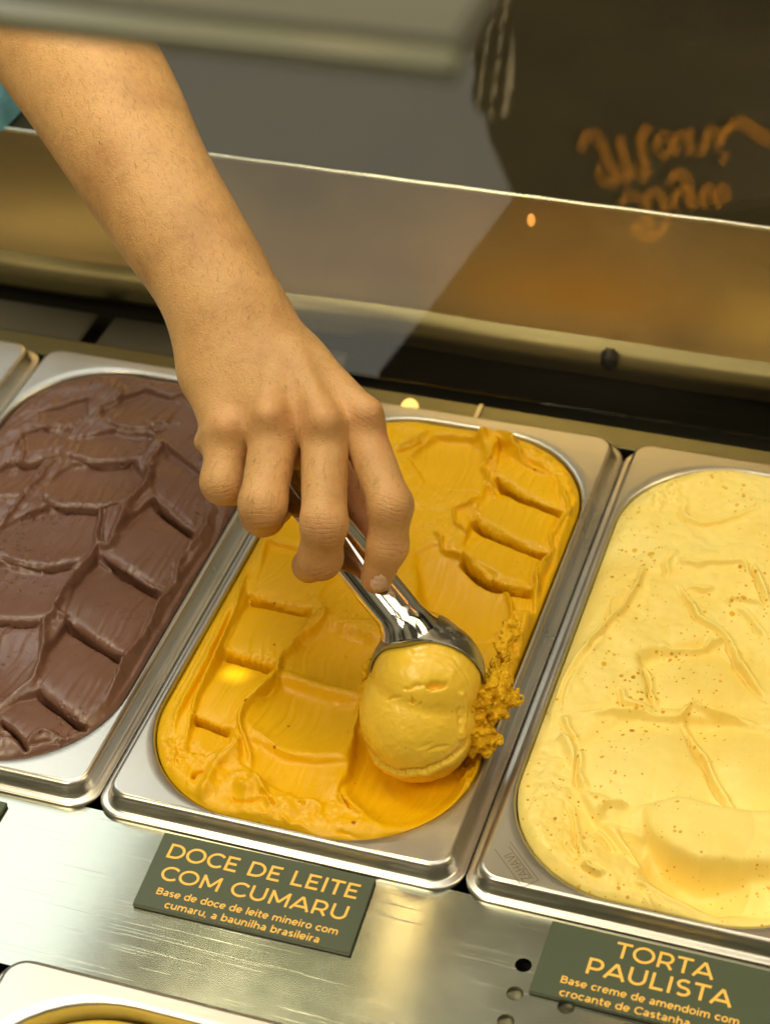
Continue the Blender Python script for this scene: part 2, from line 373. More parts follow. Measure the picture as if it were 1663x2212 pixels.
# ------------------------------------------------------------------ gelato as sculpted height fields
X0, X1, Y0, Y1, RO = .0108, .1666, .0096, .3080, .058
class Field:
    def __init__(s, ox, oy, nx=330, ny=620, zref=.012, seed=1):
        s.ox, s.oy, s.zref = ox, oy, zref
        v = np.linspace(0, 1, ny)
        # denser rows at both rounded ends
        t = .5 - .5 * np.cos(np.pi * v); v = .82 * v + .18 * t
        y = Y0 + (Y1 - Y0) * v
        d = np.minimum(y - Y0, Y1 - y); ins = np.where(d < RO, RO - np.sqrt(np.maximum(0, RO ** 2 - (RO - d) ** 2)), 0)
        u = np.linspace(0, 1, nx)
        xl, xr = X0 + ins, X1 - ins
        s.X = xl[:, None] + (xr - xl)[:, None] * u[None]; s.Y = np.repeat(y[:, None], nx, 1)
        # distance to the rim
        dx = np.minimum(s.X - X0, X1 - s.X); dy = np.minimum(s.Y - Y0, Y1 - s.Y)
        cx = np.clip(s.X, X0 + RO, X1 - RO); cy = np.clip(s.Y, Y0 + RO, Y1 - RO)
        dc = RO - np.hypot(s.X - cx, s.Y - cy)
        s.E = np.where((dx < RO) & (dy < RO), dc, np.minimum(dx, dy))
        s.H = np.zeros_like(s.X); s.nx, s.ny = nx, ny
        s.rng = np.random.default_rng(seed)
        s.nb = {}; s.shoulder = .0009
    def L(s, pts):      # picture measurements -> pan coordinates
        q = np.array([un(x, y, s.zref)[:2] for x, y in pts]); q[:, 0] -= s.ox; q[:, 1] -= s.oy; return q
    def noise(s, scale, seed=0, octaves=3):
        key = (scale, seed, octaves)
        if key in s.nb: return s.nb[key]
        r = np.random.default_rng(seed * 131 + int(scale * 1e5)); out = np.zeros_like(s.X); amp = 1; tot = 0
        sc = scale
        for o in range(octaves):
            gx = s.X / sc + 50; gy = s.Y / sc + 50
            T = r.random((128, 128)) * 2 - 1
            ix = np.floor(gx).astype(int); iy = np.floor(gy).astype(int); fx = gx - ix; fy = gy - iy
            fx = fx * fx * (3 - 2 * fx); fy = fy * fy * (3 - 2 * fy)
            a = T[ix % 128, iy % 128]; b = T[(ix + 1) % 128, iy % 128]; c = T[ix % 128, (iy + 1) % 128]; d = T[(ix + 1) % 128, (iy + 1) % 128]
            out += amp * ((a * (1 - fx) + b * fx) * (1 - fy) + (c * (1 - fx) + d * fx) * fy); tot += amp; amp *= .5; sc *= .5
        out /= tot; s.nb[key] = out; return out
    def streak(s, sx, sy, seed):
        r = np.random.default_rng(seed); T = r.random((256, 64)) * 2 - 1; w = s.noise(.03, seed, 2) * .006
        gx = (s.X + w) / sx + 5; gy = s.Y / sy + 5; ix = np.floor(gx).astype(int); iy = np.floor(gy).astype(int); fx = gx - ix; fy = gy - iy
        fx = fx * fx * (3 - 2 * fx); fy = fy * fy * (3 - 2 * fy)
        g = lambda a, b: T[(ix + a) % 256, (iy + b) % 64]
        return (g(0, 0) * (1 - fx) + g(1, 0) * fx) * (1 - fy) + (g(0, 1) * (1 - fx) + g(1, 1) * fx) * fy
    def _dist(s, q, pad, closed=False, wob=.0006, seed=3):
        n1 = s.noise(.010, seed, 3); n2 = s.noise(.011, seed + 9, 3)
        if closed: q = np.vstack([q, q[:1]])
        lo = q.min(0) - pad; hi = q.max(0) + pad
        idx = np.where((s.X > lo[0]) & (s.X < hi[0]) & (s.Y > lo[1]) & (s.Y < hi[1]))
        if len(idx[0]) == 0: return idx, None, None, None
        px = s.X[idx] + n1[idx] * wob; py = s.Y[idx] + n2[idx] * wob
        best = np.full(px.shape, 1e9); sgn = np.ones(px.shape); tt = np.zeros(px.shape)
        seg = np.hypot(*(q[1:] - q[:-1]).T); cum = np.concatenate([[0], np.cumsum(seg)]); tot = cum[-1]
        for i in range(len(q) - 1):
            a, b = q[i], q[i + 1]; ab = b - a; l2 = ab @ ab + 1e-12
            t = np.clip(((px - a[0]) * ab[0] + (py - a[1]) * ab[1]) / l2, 0, 1)
            ddx = px - a[0] - t * ab[0]; ddy = py - a[1] - t * ab[1]; d = np.hypot(ddx, ddy)
            m = d < best
            best = np.where(m, d, best); sgn = np.where(m, np.sign(ab[0] * ddy - ab[1] * ddx), sgn); tt = np.where(m, (cum[i] + t * seg[i]) / tot, tt)
        if closed:
            ins = np.zeros(px.shape, bool)
            for i in range(len(q) - 1):
                (ax, ay), (bx, by) = q[i], q[i + 1]
                c = ((ay > py) != (by > py)) & (px < (bx - ax) * (py - ay) / (by - ay + 1e-12) + ax)
                ins ^= c
            sgn = np.where(ins, 1, -1)
        return idx, best, sgn, tt
    def smooth_poly(s, q, n=8, closed=False):
        out = []; m = len(q)
        rngi = range(m) if closed else range(m - 1)
        for i in rngi:
            p0 = q[(i - 1) % m] if (closed or i > 0) else q[i]; p1 = q[i]; p2 = q[(i + 1) % m]; p3 = q[(i + 2) % m] if (closed or i + 2 < m) else p2
            for k in range(n):
                t = k / n; out.append(.5 * ((2 * p1) + (-p0 + p2) * t + (2 * p0 - 5 * p1 + 4 * p2 - p3) * t * t + (-p0 + 3 * p1 - 3 * p2 + p3) * t ** 3))
        if not closed: out.append(q[-1])
        return np.array(out)
    def patch(s, pts, hs, soft=.0012, lip=0.0, lipw=.0012, curve=0.0, seed=3, mixn=1.0, sh=None):
        """overwrite a region with a tilted, slightly dished facet; hs = height (mm) at every corner"""
        q = s.L(pts); hs = np.array(hs, float) / 1000
        A = np.c_[q, np.ones(len(q))]; co = np.linalg.lstsq(A, hs, rcond=None)[0]
        idx, d, sg, _ = s._dist(q, .004, True, .0010, seed)
        if d is None: return
        sd = d * sg
        m = 1 / (1 + np.exp(-np.clip(sd / (soft * .35), -30, 30))) * mixn
        px, py = s.X[idx], s.Y[idx]
        c = q.mean(0); rad = np.hypot(*(q - c).T).mean()
        pl = co[0] * px + co[1] * py + co[2] - curve / 1000 * (1 - np.clip(np.hypot(px - c[0], py - c[1]) / rad, 0, 1) ** 2)
        pl = pl - (s.shoulder if sh is None else sh) * np.exp(-np.maximum(sd, 0) / .0011)       # rounded shoulders
        s.H[idx] = s.H[idx] * (1 - m) + pl * m
        if lip: s.H[idx] += lip / 1000 * np.exp(-((sd) / lipw) ** 2)
    def undercut(s, pts, shift=1.6, reach=2.2, seed=5, wob=.0006):
        q = s.smooth_poly(s.L(pts)); idx, d, sg, t = s._dist(q, .009, False, wob, seed)
        if d is None: return
        if not hasattr(s, 'DX'): s.DX = np.zeros_like(s.X); s.DY = np.zeros_like(s.X)
        dv = q[-1] - q[0]; dv /= np.linalg.norm(dv); nn = np.array([dv[1], -dv[0]])
        if nn[1] > 0: nn = -nn
        far = ((s.X[idx] - q[0][0]) * -nn[0] + (s.Y[idx] - q[0][1]) * -nn[1])
        k = np.where(sg > 0, np.exp(-(d / (reach / 1000)) ** 2), 0) * np.clip(np.minimum(t, 1 - t) * 6, 0, 1) * shift / 1000
        s.DX[idx] += nn[0] * k; s.DY[idx] += nn[1] * k
    def ridge(s, pts, h, w=1.2, taper=True, seed=5, wob=.001, asym=1.0):
        q = s.smooth_poly(s.L(pts)); w = w / 1000
        idx, d, sg, t = s._dist(q, w * 4, False, wob, seed)
        if d is None: return
        ww = np.where(sg > 0, w, w * asym)
        k = np.exp(-(d / ww) ** 2)
        if taper: k = k * np.clip(np.minimum(t, 1 - t) * 6, 0, 1)
        s.H[idx] += h / 1000 * k
    def groove(s, pts, h, w=.7, **k): s.ridge(pts, -h, w, **k)
    def step(s, pts, h, reach=6, w=.5, seed=5, wob=.001):
        """raise the left-hand side of the line by h mm, falling off over reach mm, with a sharp cliff at the line"""
        q = s.smooth_poly(s.L(pts)); w = w / 1000; reach = reach / 1000
        idx, d, sg, t = s._dist(q, reach * 3, False, wob, seed)
        if d is None: return
        e = np.clip(np.minimum(t, 1 - t) * 5, 0, 1) ** .7
        sd = d * sg
        k = 1 / (1 + np.exp(-np.clip(sd / (w * .4), -30, 30))) * np.exp(-np.maximum(sd, 0) / reach)
        s.H[idx] += h / 1000 * k * e
    def crumble(s, pts, h, w=1.6, wob=.0008, seed=5):
        q = s.smooth_poly(s.L(pts)); idx, d, sg, t = s._dist(q, .006, False, wob, seed)
        if d is None: return
        n = np.maximum(0, s.noise(.0016, 77, 2)[idx] - .05) * 2.4 * np.clip(s.noise(.008, 78, 2)[idx] * 2 + .5, 0, 1)
        s.H[idx] += h / 1000 * n * np.exp(-((d - .0004) / (w / 1000)) ** 2)
    def rough(s, pts, h, scale=.0016, seed=11, soft=.002):
        q = s.L(pts); idx, d, sg, _ = s._dist(q, .003, True, .002, seed)
        if d is None: return
        m = 1 / (1 + np.exp(-np.clip(d * sg / (soft * .4), -30, 30)))
        n = s.noise(scale, seed, 3)[idx] + .8 * s.noise(scale * 2.6, seed + 1, 2)[idx]
        s.H[idx] += h / 1000 * n * m
    def build(s, name, material, z0=.012, edge=.0045, drop=.006, over=0.0):
        H = s.H.copy()
        E = np.maximum(s.E, 0)
        f = 1 - np.exp(-E / edge)
        Z = z0 + H * np.clip(f * 1.15, 0, 1) - drop * (1 - f) ** 1.6
        DX = getattr(s, 'DX', 0); DY = getattr(s, 'DY', 0)
        V = np.stack([s.X + DX, s.Y + DY, Z], -1).reshape(-1, 3)
        ny, nx = s.ny, s.nx
        i = np.arange(ny * nx).reshape(ny, nx)
        F = np.stack([i[:-1, :-1], i[:-1, 1:], i[1:, 1:], i[1:, :-1]], -1).reshape(-1, 4)
        # skirt down the wall of the pan
        bd = np.concatenate([i[0, :], i[1:, -1], i[-1, -2::-1], i[-2:0:-1, 0]])
        sk = V[bd].copy(); sk[:, 2] = -.03
        c = np.array([(X0 + X1) / 2, (Y0 + Y1) / 2]); sk[:, :2] = c + (sk[:, :2] - c) * .985
        b2 = len(V) + np.arange(len(bd)); V = np.vstack([V, sk])
        nb = np.roll(bd, -1); n2 = np.roll(b2, -1)
        F = np.vstack([F, np.stack([bd, b2, n2, nb], -1)])
        o = mesh_obj(name, V, F, material); o.location = (s.ox, s.oy, 0)
        return o

def C5(*p): return [(303.2 + x * .4948, 1256 + y * .4948) for x, y in p]
def C8(*p): return [(727.6 + x * .3646, 866.2 + y * .3646) for x, y in p]
def C4(*p): return [(x * .4503, 779.6 + y * .4503) for x, y in p]
def C6(*p): return [(1039.4 + x * .47, 996.1 + y * .47) for x, y in p]

# ---- caramel (middle pan)
G = Field(0, 0, seed=1)
TILE_EDGES = []
G.H += .0016 * G.noise(.030, 1, 3) + .0004 * G.noise(.006, 2, 3) + .0020
# left column of spatula marks, far to near: each dips at its far end and ends in a rounded cliff
G.patch(C5((640, -330), (900, -260), (830, -130), (590, -190)), [-1.4, -1.4, 2, 2], curve=.6, seed=1)
G.patch(C5((560, -185), (860, -110), (790, 20), (720, 90), (500, 50)), [-1.6, -1.6, 1.2, 2.2, 2.2], curve=-1.6, seed=2)
G.patch(C5((470, 55), (740, 115), (720, 240), (600, 362), (378, 296)), [-1.8, -1.4, .4, 2.2, 2.2], curve=-1.6, seed=3)
G.patch(C5((372, 298), (592, 370), (480, 480), (390, 625), (236, 572)), [-1.8, -1.4, .4, 2.2, 2.0], curve=-1.6, seed=4)
G.patch(C5((228, 578), (390, 640), (380, 700), (290, 750), (205, 735)), [-1.8, -1.4, -.6, 0, 0], curve=-1.0, seed=5)
for l in [C5((480, 62), (560, 78), (650, 102), (745, 118)), C5((375, 300), (450, 322), (520, 345), (590, 368)), C5((234, 576), (300, 600), (350, 620), (388, 638))]:
    G.groove([(x - 1, y + 6) for x, y in l], 15, 1.2, wob=.0006); G.undercut(l, 1.5, 2.0); TILE_EDGES.append(l)
    G.ridge([(x + 1, y + 6) for x, y in l], .9, .7, wob=.003)
# smear between the marks and the wall
G.ridge(C5((470, -80), (440, 60), (390, 200), (330, 330), (270, 470), (225, 600), (205, 700)), 3.0, 1.3)
G.ridge(C5((430, 60), (330, 250), (230, 450), (160, 600), (120, 700)), 1.6, 1.6)
G.groove(C5((450, 60), (360, 230), (290, 380), (215, 520), (150, 640)), 1.8, .9)
G.groove(C5((380, 60), (300, 210), (200, 400), (120, 560)), 1.0, .8)
# middle column: long scallops
G.patch(C5((860, -120), (1060, -20), (1080, 170), (830, 160), (780, 60)), [-2, -3, -1, 2, 2], curve=2, soft=.003, seed=6, sh=0)
G.patch(C5((830, 170), (1070, 260), (1010, 420), (960, 500), (640, 400), (700, 260)), [-3, -3, 1.5, 2.4, 2.2, -1], curve=3.0, soft=.0045, seed=7, sh=0)
G.patch(C5((620, 430), (960, 520), (965, 640), (910, 775), (660, 745), (450, 600), (540, 500)), [-2.0, -2.4, 0, 3.0, 2.8, 2.2, 0], curve=3.2, soft=.0030, seed=8, sh=0)
G.patch(C5((450, 670), (640, 757), (900, 792), (870, 960), (700, 960), (560, 880), (430, 790)), [-.2, -.4, -.6, .4, .5, .5, 0], curve=1.6, soft=.0016, seed=9, sh=0)
G.ridge(C5((480, 640), (560, 700), (640, 748), (760, 775), (900, 783)), .5, .7)
G.ridge(C5((600, 405), (700, 440), (850, 480), (960, 510)), 1.0, 3.0)
G.ridge(C5((800, 100), (760, 170), (690, 260), (620, 345), (600, 420), (540, 480), (450, 560), (430, 640), (470, 740), (480, 820)), 3.6, 1.5, wob=.002)
G.ridge(C5((810, 110), (790, 170), (720, 240)), 2.2, 1.2)
G.groove(C5((590, 400), (600, 425), (560, 480), (470, 540)), 1.6, .7)
G.ridge(C5((395, 640), (410, 700), (360, 740), (330, 780)), 1.6, .9, wob=.003)
# scooped trench at the right under the ball
G.patch(C5((960, 520), (930, 700), (890, 860), (930, 940), (1080, 1060), (1250, 1100), (1400, 1010), (1450, 850), (1470, 700), (1300, 560)),
        [-1, -3, -.5, 1.0, .5, .5, -.5, -3, -4, -4], curve=7.5, soft=.004, seed=10)
G.step(C5((880, 960), (868, 900), (905, 830), (935, 740), (945, 600), (975, 480)), 3.2, 8, .9)
G.ridge(C5((985, 360), (960, 440), (985, 480), (960, 520), (945, 600)), 2.2, 1.2, wob=.002)
G.ridge(C5((865, 915), (880, 960), (920, 985), (960, 1005)), 2.0, .9); G.groove(C5((880, 940), (905, 975), (960, 1003)), 4.0, .8)
G.step(C5((1290, 1110), (1360, 1030), (1400, 920), (1440, 800)), 3.0, 7, .6)
G.ridge(C5((1300, 1090), (1365, 1010), (1405, 900), (1440, 790)), 1.4, .8)
G.groove(C5((1240, 1088), (1275, 1090), (1290, 1084)), 1.5, .5)
# rough swirl at the near end
G.rough(C5((100, 640), (230, 700), (420, 780), (560, 880), (700, 940), (860, 960), (980, 1010), (1060, 1110), (900, 1160), (500, 1060), (200, 960), (90, 850)), 1.5, .009, 12)
G.rough(C5((100, 680), (200, 720), (210, 790), (120, 800)), 1.6, .0018, 13)
G.ridge(C5((230, 960), (300, 880), (330, 800), (400, 740), (420, 700)), 3.0, 2.6, wob=.003)
G.ridge(C5((370, 850), (430, 850), (520, 880), (560, 960), (590, 1000)), 2.8, 2.0, wob=.002)
G.ridge(C5((440, 890), (470, 905), (500, 890)), 3.2, 3.4, taper=False)
G.groove(C5((520, 930), (560, 950), (585, 990)), 3.0, .9); G.groove(C5((230, 860), (240, 830), (280, 815)), 3.0, .8)
G.groove(C5((380, 930), (460, 965), (540, 950)), 1.8, 1.0)
G.ridge(C5((250, 975), (380, 1000), (520, 1010), (640, 1060), (760, 1090)), 1.8, 1.8, wob=.003)
G.ridge(C5((590, 1000), (640, 1050), (700, 1060), (800, 1100), (900, 1120)), 1.6, 1.2, wob=.002)
G.groove(C5((840, 1080), (900, 1092), (960, 1110), (1020, 1135)), 2.2, .9)
G.ridge(C5((690, 965), (740, 950), (790, 990), (760, 1030)), 1.2, 1.5); G.groove(C5((690, 960), (715, 970), (715, 980)), 2.0, .6)
G.groove(C5((140, 890), (230, 930), (300, 1000), (420, 1040)), 1.0, 1.0)
G.ridge(C5((90, 700), (70, 800), (110, 900), (220, 980), (380, 1030)), 1.4, 1.2)
# far half, right of the hand
G.patch(C8((430, 330), (600, 200), (860, 230), (880, 400), (850, 540), (700, 535), (520, 480)), [-1, -2, -2, 0, 2.6, 2.8, 2.2], curve=1.6, soft=.002, seed=14)
G.patch(C8((470, 900), (560, 850), (640, 860), (960, 1080), (1025, 1170), (1030, 1350), (960, 1430), (700, 1430), (520, 1260)), [1, 0, 0, 1, 1, 1, 0, -1, -2], curve=4.0, soft=.0025, seed=15)
G.patch(C8((960, 230), (1100, 330), (1310, 440), (1310, 620), (1100, 545), (950, 440)), [-1.4, -1.4, -1, 2.2, 2.4, 2.4], curve=-1.6, seed=16)
G.patch(C8((900, 470), (1100, 560), (1330, 650), (1260, 880), (1060, 830), (810, 690)), [-1.8, -1.8, -1.4, 2.2, 2.4, 2.4], curve=-1.6, seed=17)
G.patch(C8((800, 705), (1000, 810), (1240, 900), (1160, 1100), (960, 1050), (735, 920)), [-1.8, -1.8, -1.4, 2.2, 2.4, 2.4], curve=-1.6, seed=18)
G.patch(C8((940, 1075), (1155, 1120), (1165, 1240), (1060, 1240), (1030, 1180)), [-1.8, -1.6, -1, -1, -1], curve=-1, seed=19)
for l in [C8((935, 440), (1020, 505), (1110, 560), (1220, 600), (1335, 640)), C8((810, 685), (900, 760), (1010, 815), (1120, 855), (1255, 893)), C8((735, 925), (830, 1000), (940, 1065), (1040, 1095), (1155, 1115))]:
    G.groove([(x - 1, y + 5) for x, y in l], 15, 1.2, wob=.001); G.undercut(l, 1.5, 2.0, wob=.001); TILE_EDGES.append(l)
for l in [C8((960, 210), (940, 300), (870, 380), (900, 470), (950, 570)), C8((830, 560), (780, 620), (710, 660), (720, 740), (780, 820)), C8((590, 780), (610, 840), (640, 880), (740, 925)),
          C8((640, 870), (800, 960), (960, 1080), (1025, 1160), (1035, 1280), (1010, 1420))]:
    G.ridge(l, 2.6, 1.1, wob=.003)
G.rough(C8((870, 350), (950, 350), (960, 450), (880, 450)), 1.6, .0025, 21); G.rough(C8((770, 600), (860, 620), (850, 700), (790, 680)), 1.6, .002, 22)
G.ridge(C8((830, 260), (860, 190), (960, 185), (1030, 230), (1040, 300), (1120, 370)), 5.0, 2.6, wob=.002)
G.ridge(C8((1060, 290), (1080, 350), (1180, 410), (1300, 430)), 2.2, 1.2, wob=.002)
G.rough(C8((1060, 260), (1200, 290), (1400, 400), (1480, 520), (1350, 560), (1200, 400)), 1.5, .006, 23)
G.ridge(C8((1310, 480), (1370, 640), (1330, 700), (1270, 820), (1260, 900), (1190, 1000), (1165, 1200)), 2.8, 1.1, wob=.002)
G.ridge(C8((1250, 930), (1200, 1020), (1175, 1150)), 2.6, 1.8); G.ridge(C8((1420, 560), (1340, 760), (1290, 920)), 1.8, 1.4)
G.groove(C8((1290, 900), (1230, 1040), (1200, 1180)), 2.4, 1.0)
G.ridge(C8((330, 270), (420, 250), (500, 210), (560, 180)), 2.0, 1.4, wob=.002); G.groove(C8((340, 290), (440, 275), (520, 230)), 2.0, .9)
# long smear on the right wall beside the ball
G.ridge(C8((1150, 1240), (1130, 1330), (1090, 1420), (1085, 1500), (1060, 1600)), 4.6, 3.2, wob=.002)
G.rough(C8((960, 1350), (1080, 1300), (1100, 1420), (1060, 1600), (1000, 1700), (960, 1600)), 2.8, .0026, 24)
G.rough([(1010, 1500), (1110, 1440), (1100, 1540), (1050, 1640), (1010, 1700), (985, 1640)], 3.0, .0028, 25)
for l in TILE_EDGES: G.crumble(l, 1.3)
G.H = .002 + (G.H - .002) * 1.25
G.H += .00022 * G.streak(.0014, .035, 91) + .00030 * G.streak(.005, .05, 92)
car = G.build('caramel_gelato', M['caramel'], z0=.0105, edge=.004, drop=.0025)
tag(car, 'deep yellow caramel gelato with spatula marks, being scooped', 'gelato', 'gelato filling the pans')

# ---- chocolate (left pan)
K = Field(-PIT, 0, seed=2)
K.H += .0014 * K.noise(.030, 41, 3) + .0005 * K.noise(.007, 42, 3) + .0025
K.patch(C4((660, 250), (880, 150), (1010, 330), (960, 520), (780, 370)), [-1, -1, 0, 2, 2], curve=1, seed=1)
K.patch(C4((790, 400), (990, 560), (1000, 640), (940, 805), (750, 650), (720, 510)), [-2, -2, 0, 2.6, 2.6, -1], curve=-1.5, seed=2)
K.patch(C4((740, 665), (925, 825), (900, 960), (800, 1105), (640, 1010), (500, 925), (620, 760)), [-2, -2, 0, 2.8, 2.8, 2.6, -1], curve=-2, seed=3)
K.patch(C4((470, 945), (770, 1115), (720, 1260), (600, 1415), (450, 1330), (320, 1215), (360, 1090)), [-2.2, -2, 0, 3, 3, 2.8, -.6], curve=-2, seed=4)
K.patch(C4((330, 1255), (590, 1420), (530, 1580), (430, 1740), (300, 1650), (182, 1562), (230, 1400)), [-2.2, -2, 0, 3, 3, 2.8, -.6], curve=-2, seed=5)
K.patch(C4((190, 1590), (415, 1750), (300, 1800), (140, 1845), (80, 1790), (-10, 1700), (100, 1620)), [-2, -2, 0, 2.4, 2.4, 2.4, -1], curve=-1.5, seed=6)
for l in [C4((742, 655), (800, 715), (870, 775), (935, 822)), C4((475, 922), (600, 1000), (700, 1065), (775, 1108)), C4((318, 1235), (420, 1310), (520, 1375), (605, 1420)), C4((180, 1572), (270, 1640), (350, 1700), (430, 1744)), C4((0, 1715), (60, 1760), (110, 1800), (135, 1850))]:
    K.groove([(x - 1, y + 6) for x, y in l], 9, 1.25, wob=.0010); K.undercut(l, 1.5)
K.ridge(C4((700, 380), (780, 430), (740, 500), (710, 600), (650, 670), (610, 720), (560, 850), (530, 905), (470, 900), (430, 960), (350, 1050), (300, 1130), (270, 1210), (220, 1260), (215, 1350), (200, 1460), (170, 1540), (90, 1600), (0, 1680)), 4.6, 2.2, wob=.002)
K.ridge(C4((600, 680), (500, 700), (460, 800), (470, 900)), 2.0, 1.2); K.groove(C4((510, 700), (490, 800), (490, 880)), 2.4, 1.0)
K.ridge(C4((270, 1210), (320, 1240)), 2.4, 1.4, taper=False)
# broad scallops of the middle
K.patch(C4((330, 370), (560, 330), (740, 360), (700, 440), (560, 485), (400, 470), (310, 430)), [0, -1, -2, 2, 3.2, 3.2, 2.4], curve=1, soft=.0016, seed=7)
K.patch(C4((210, 600), (350, 490), (640, 480), (690, 560), (620, 660), (480, 695), (330, 695), (230, 660)), [1, -2.5, -2.5, -1, 2.6, 3.4, 3.4, 3.2], curve=1.2, soft=.0016, seed=8)
K.patch(C4((80, 760), (240, 700), (480, 705), (460, 800), (430, 930), (230, 985), (60, 960), (0, 930), (-40, 840)), [0, -2.6, -2.6, 0, 2.0, 3.4, 3.2, 3, 1], curve=1.4, soft=.0016, seed=9)
K.patch(C4((-40, 960), (200, 1000), (400, 960), (320, 1080), (240, 1225), (100, 1245), (-60, 1240)), [-2, -2.6, -1, 1, 2.6, 3.2, 3.2], curve=1.2, soft=.0016, seed=10)
K.patch(C4((-60, 1250), (200, 1250), (200, 1400), (150, 1520), (60, 1600), (-60, 1640)), [-2, -2, 0, 1, 1, 1], curve=1.6, soft=.0018, seed=11)
for l in [C4((300, 440), (400, 478), (560, 492), (700, 450)), C4((205, 620), (240, 680), (340, 703), (500, 702), (640, 660)), C4((-20, 935), (100, 975), (240, 992), (400, 950)), C4((-40, 1248), (80, 1250), (200, 1240))]:
    K.groove(l, 2.6, 1.2, wob=.001); K.undercut(l, 1.2, wob=.001)
# left column
K.patch(C4((120, 350), (330, 280), (350, 330), (280, 420), (120, 450), (70, 440)), [0, -1, 0, 3, 3, 2.4], curve=.8, seed=12)
K.patch(C4((40, 490), (200, 480), (150, 560), (110, 645), (-60, 650), (-60, 560)), [-3, -3, 0, 2.6, 2.6, 0], curve=.8, seed=13)
K.patch(C4((190, 250), (420, 180), (420, 260), (300, 310), (210, 300)), [0, -1, 0, 2.4, 2.4], curve=.8, seed=14)
for l in [C4((50, 480), (150, 485), (290, 435)), C4((-40, 655), (60, 655), (130, 645)), C4((200, 318), (300, 325), (400, 270))]:
    K.groove(l, 3.6, 1.1, wob=.001); K.undercut(l, 1.8, wob=.001)
K.ridge(C4((330, 400), (290, 450), (240, 500), (200, 570), (130, 640), (60, 740), (-20, 840)), 2.4, 1.6, wob=.002)
K.ridge(C4((60, 430), (110, 380), (110, 470), (30, 540)), 2.0, 1.2)
K.patch(C4((490, 220), (700, 130), (860, 190), (800, 290), (600, 320), (500, 270)), [0, -2, -1, 2, 2.8, 2.6], curve=1, seed=15); K.groove(C4((490, 270), (580, 320), (720, 330), (860, 290)), 2.4, 1.2)
K.ridge(C4((600, 130), (560, 200), (500, 240), (430, 300)), 2.2, 1.6)
# wall of gelato down the right side
K.ridge(C4((1040, 620), (1000, 750), (950, 860), (860, 990), (850, 1080), (740, 1200), (700, 1320), (600, 1430), (540, 1570), (450, 1700), (380, 1770)), 3.0, 1.8, wob=.002)
K.groove(C4((1060, 660), (1010, 850), (900, 1010), (800, 1180), (700, 1350), (600, 1520), (500, 1680)), 3.2, 1.6)
K.ridge(C4((130, 1850), (200, 1780), (300, 1800), (380, 1790)), 2.0, 1.3); K.groove(C4((150, 1840), (230, 1815), (330, 1825)), 1.8, .9)
K.groove(C4((0, 1790), (60, 1800), (110, 1840)), 1.6, 1.0)
K.H = .0025 + (K.H - .0025) * .95
K.H += .0003 * K.streak(.002, .03, 93) + .0005 * K.noise(.012, 94, 2) * .5
cho = K.build('chocolate_gelato', M['chocolate'], z0=.0105, edge=.005, drop=.0035)
tag(cho, 'dark brown chocolate gelato in overlapping smooth slabs, left of the hand', 'gelato', 'gelato filling the pans')

# ---- peanut cream (right pan)
Q = Field(PIT, 0, seed=3)
Q.H += .0022 * Q.noise(.045, 51, 2) + .0007 * Q.noise(.012, 52, 3) + .0035
Q.patch(C6((640, 1190), (900, 1180), (1010, 1400), (1130, 1620), (900, 1560), (700, 1590), (470, 1500), (430, 1320)), [1, 1, 3, 3, 0, 0, 2, 3], curve=-2.5, soft=.004, seed=1)
Q.patch(C6((940, 1180), (1200, 1200), (1400, 1300), (1400, 1640), (1180, 1630), (1080, 1520), (1000, 1380)), [0, 0, 3, 3, 0, 1, 1], curve=-2.5, soft=.003, seed=2)
Q.patch(C6((730, 900), (880, 870), (1070, 850), (1200, 1010), (1330, 1140), (1000, 1140), (810, 1130), (760, 1020)), [0, 0, 1, 2, 3, 3, 1, 0], curve=-2.0, soft=.003, seed=3)
Q.patch(C6((560, 1650), (740, 1590), (900, 1570), (1100, 1620), (1400, 1640), (1400, 1880), (1000, 1870), (850, 1800), (740, 1700)), [1, 4, 5, 5, 5, 5, 4, 3, 2], curve=-2.0, soft=.004, seed=4)
Q.patch(C6((640, 1700), (750, 1720), (850, 1810), (1000, 1875), (1400, 1885), (1400, 2085), (1100, 2050), (900, 1980), (760, 1870)), [1, 0, 0, 0, 0, -3, -3, -3, -2], curve=3, soft=.003, seed=5)
for l, h, r in [(C6((1400, 2095), (1250, 2085), (1100, 2055), (900, 1985), (760, 1875), (640, 1765), (520, 1635), (450, 1500), (430, 1340)), -2.6, 10),
                (C6((1327, 1875), (1000, 1862), (850, 1800), (755, 1690), (760, 1610)), -2.4, 8)]:
    Q.step(l, h, r, 1.4)
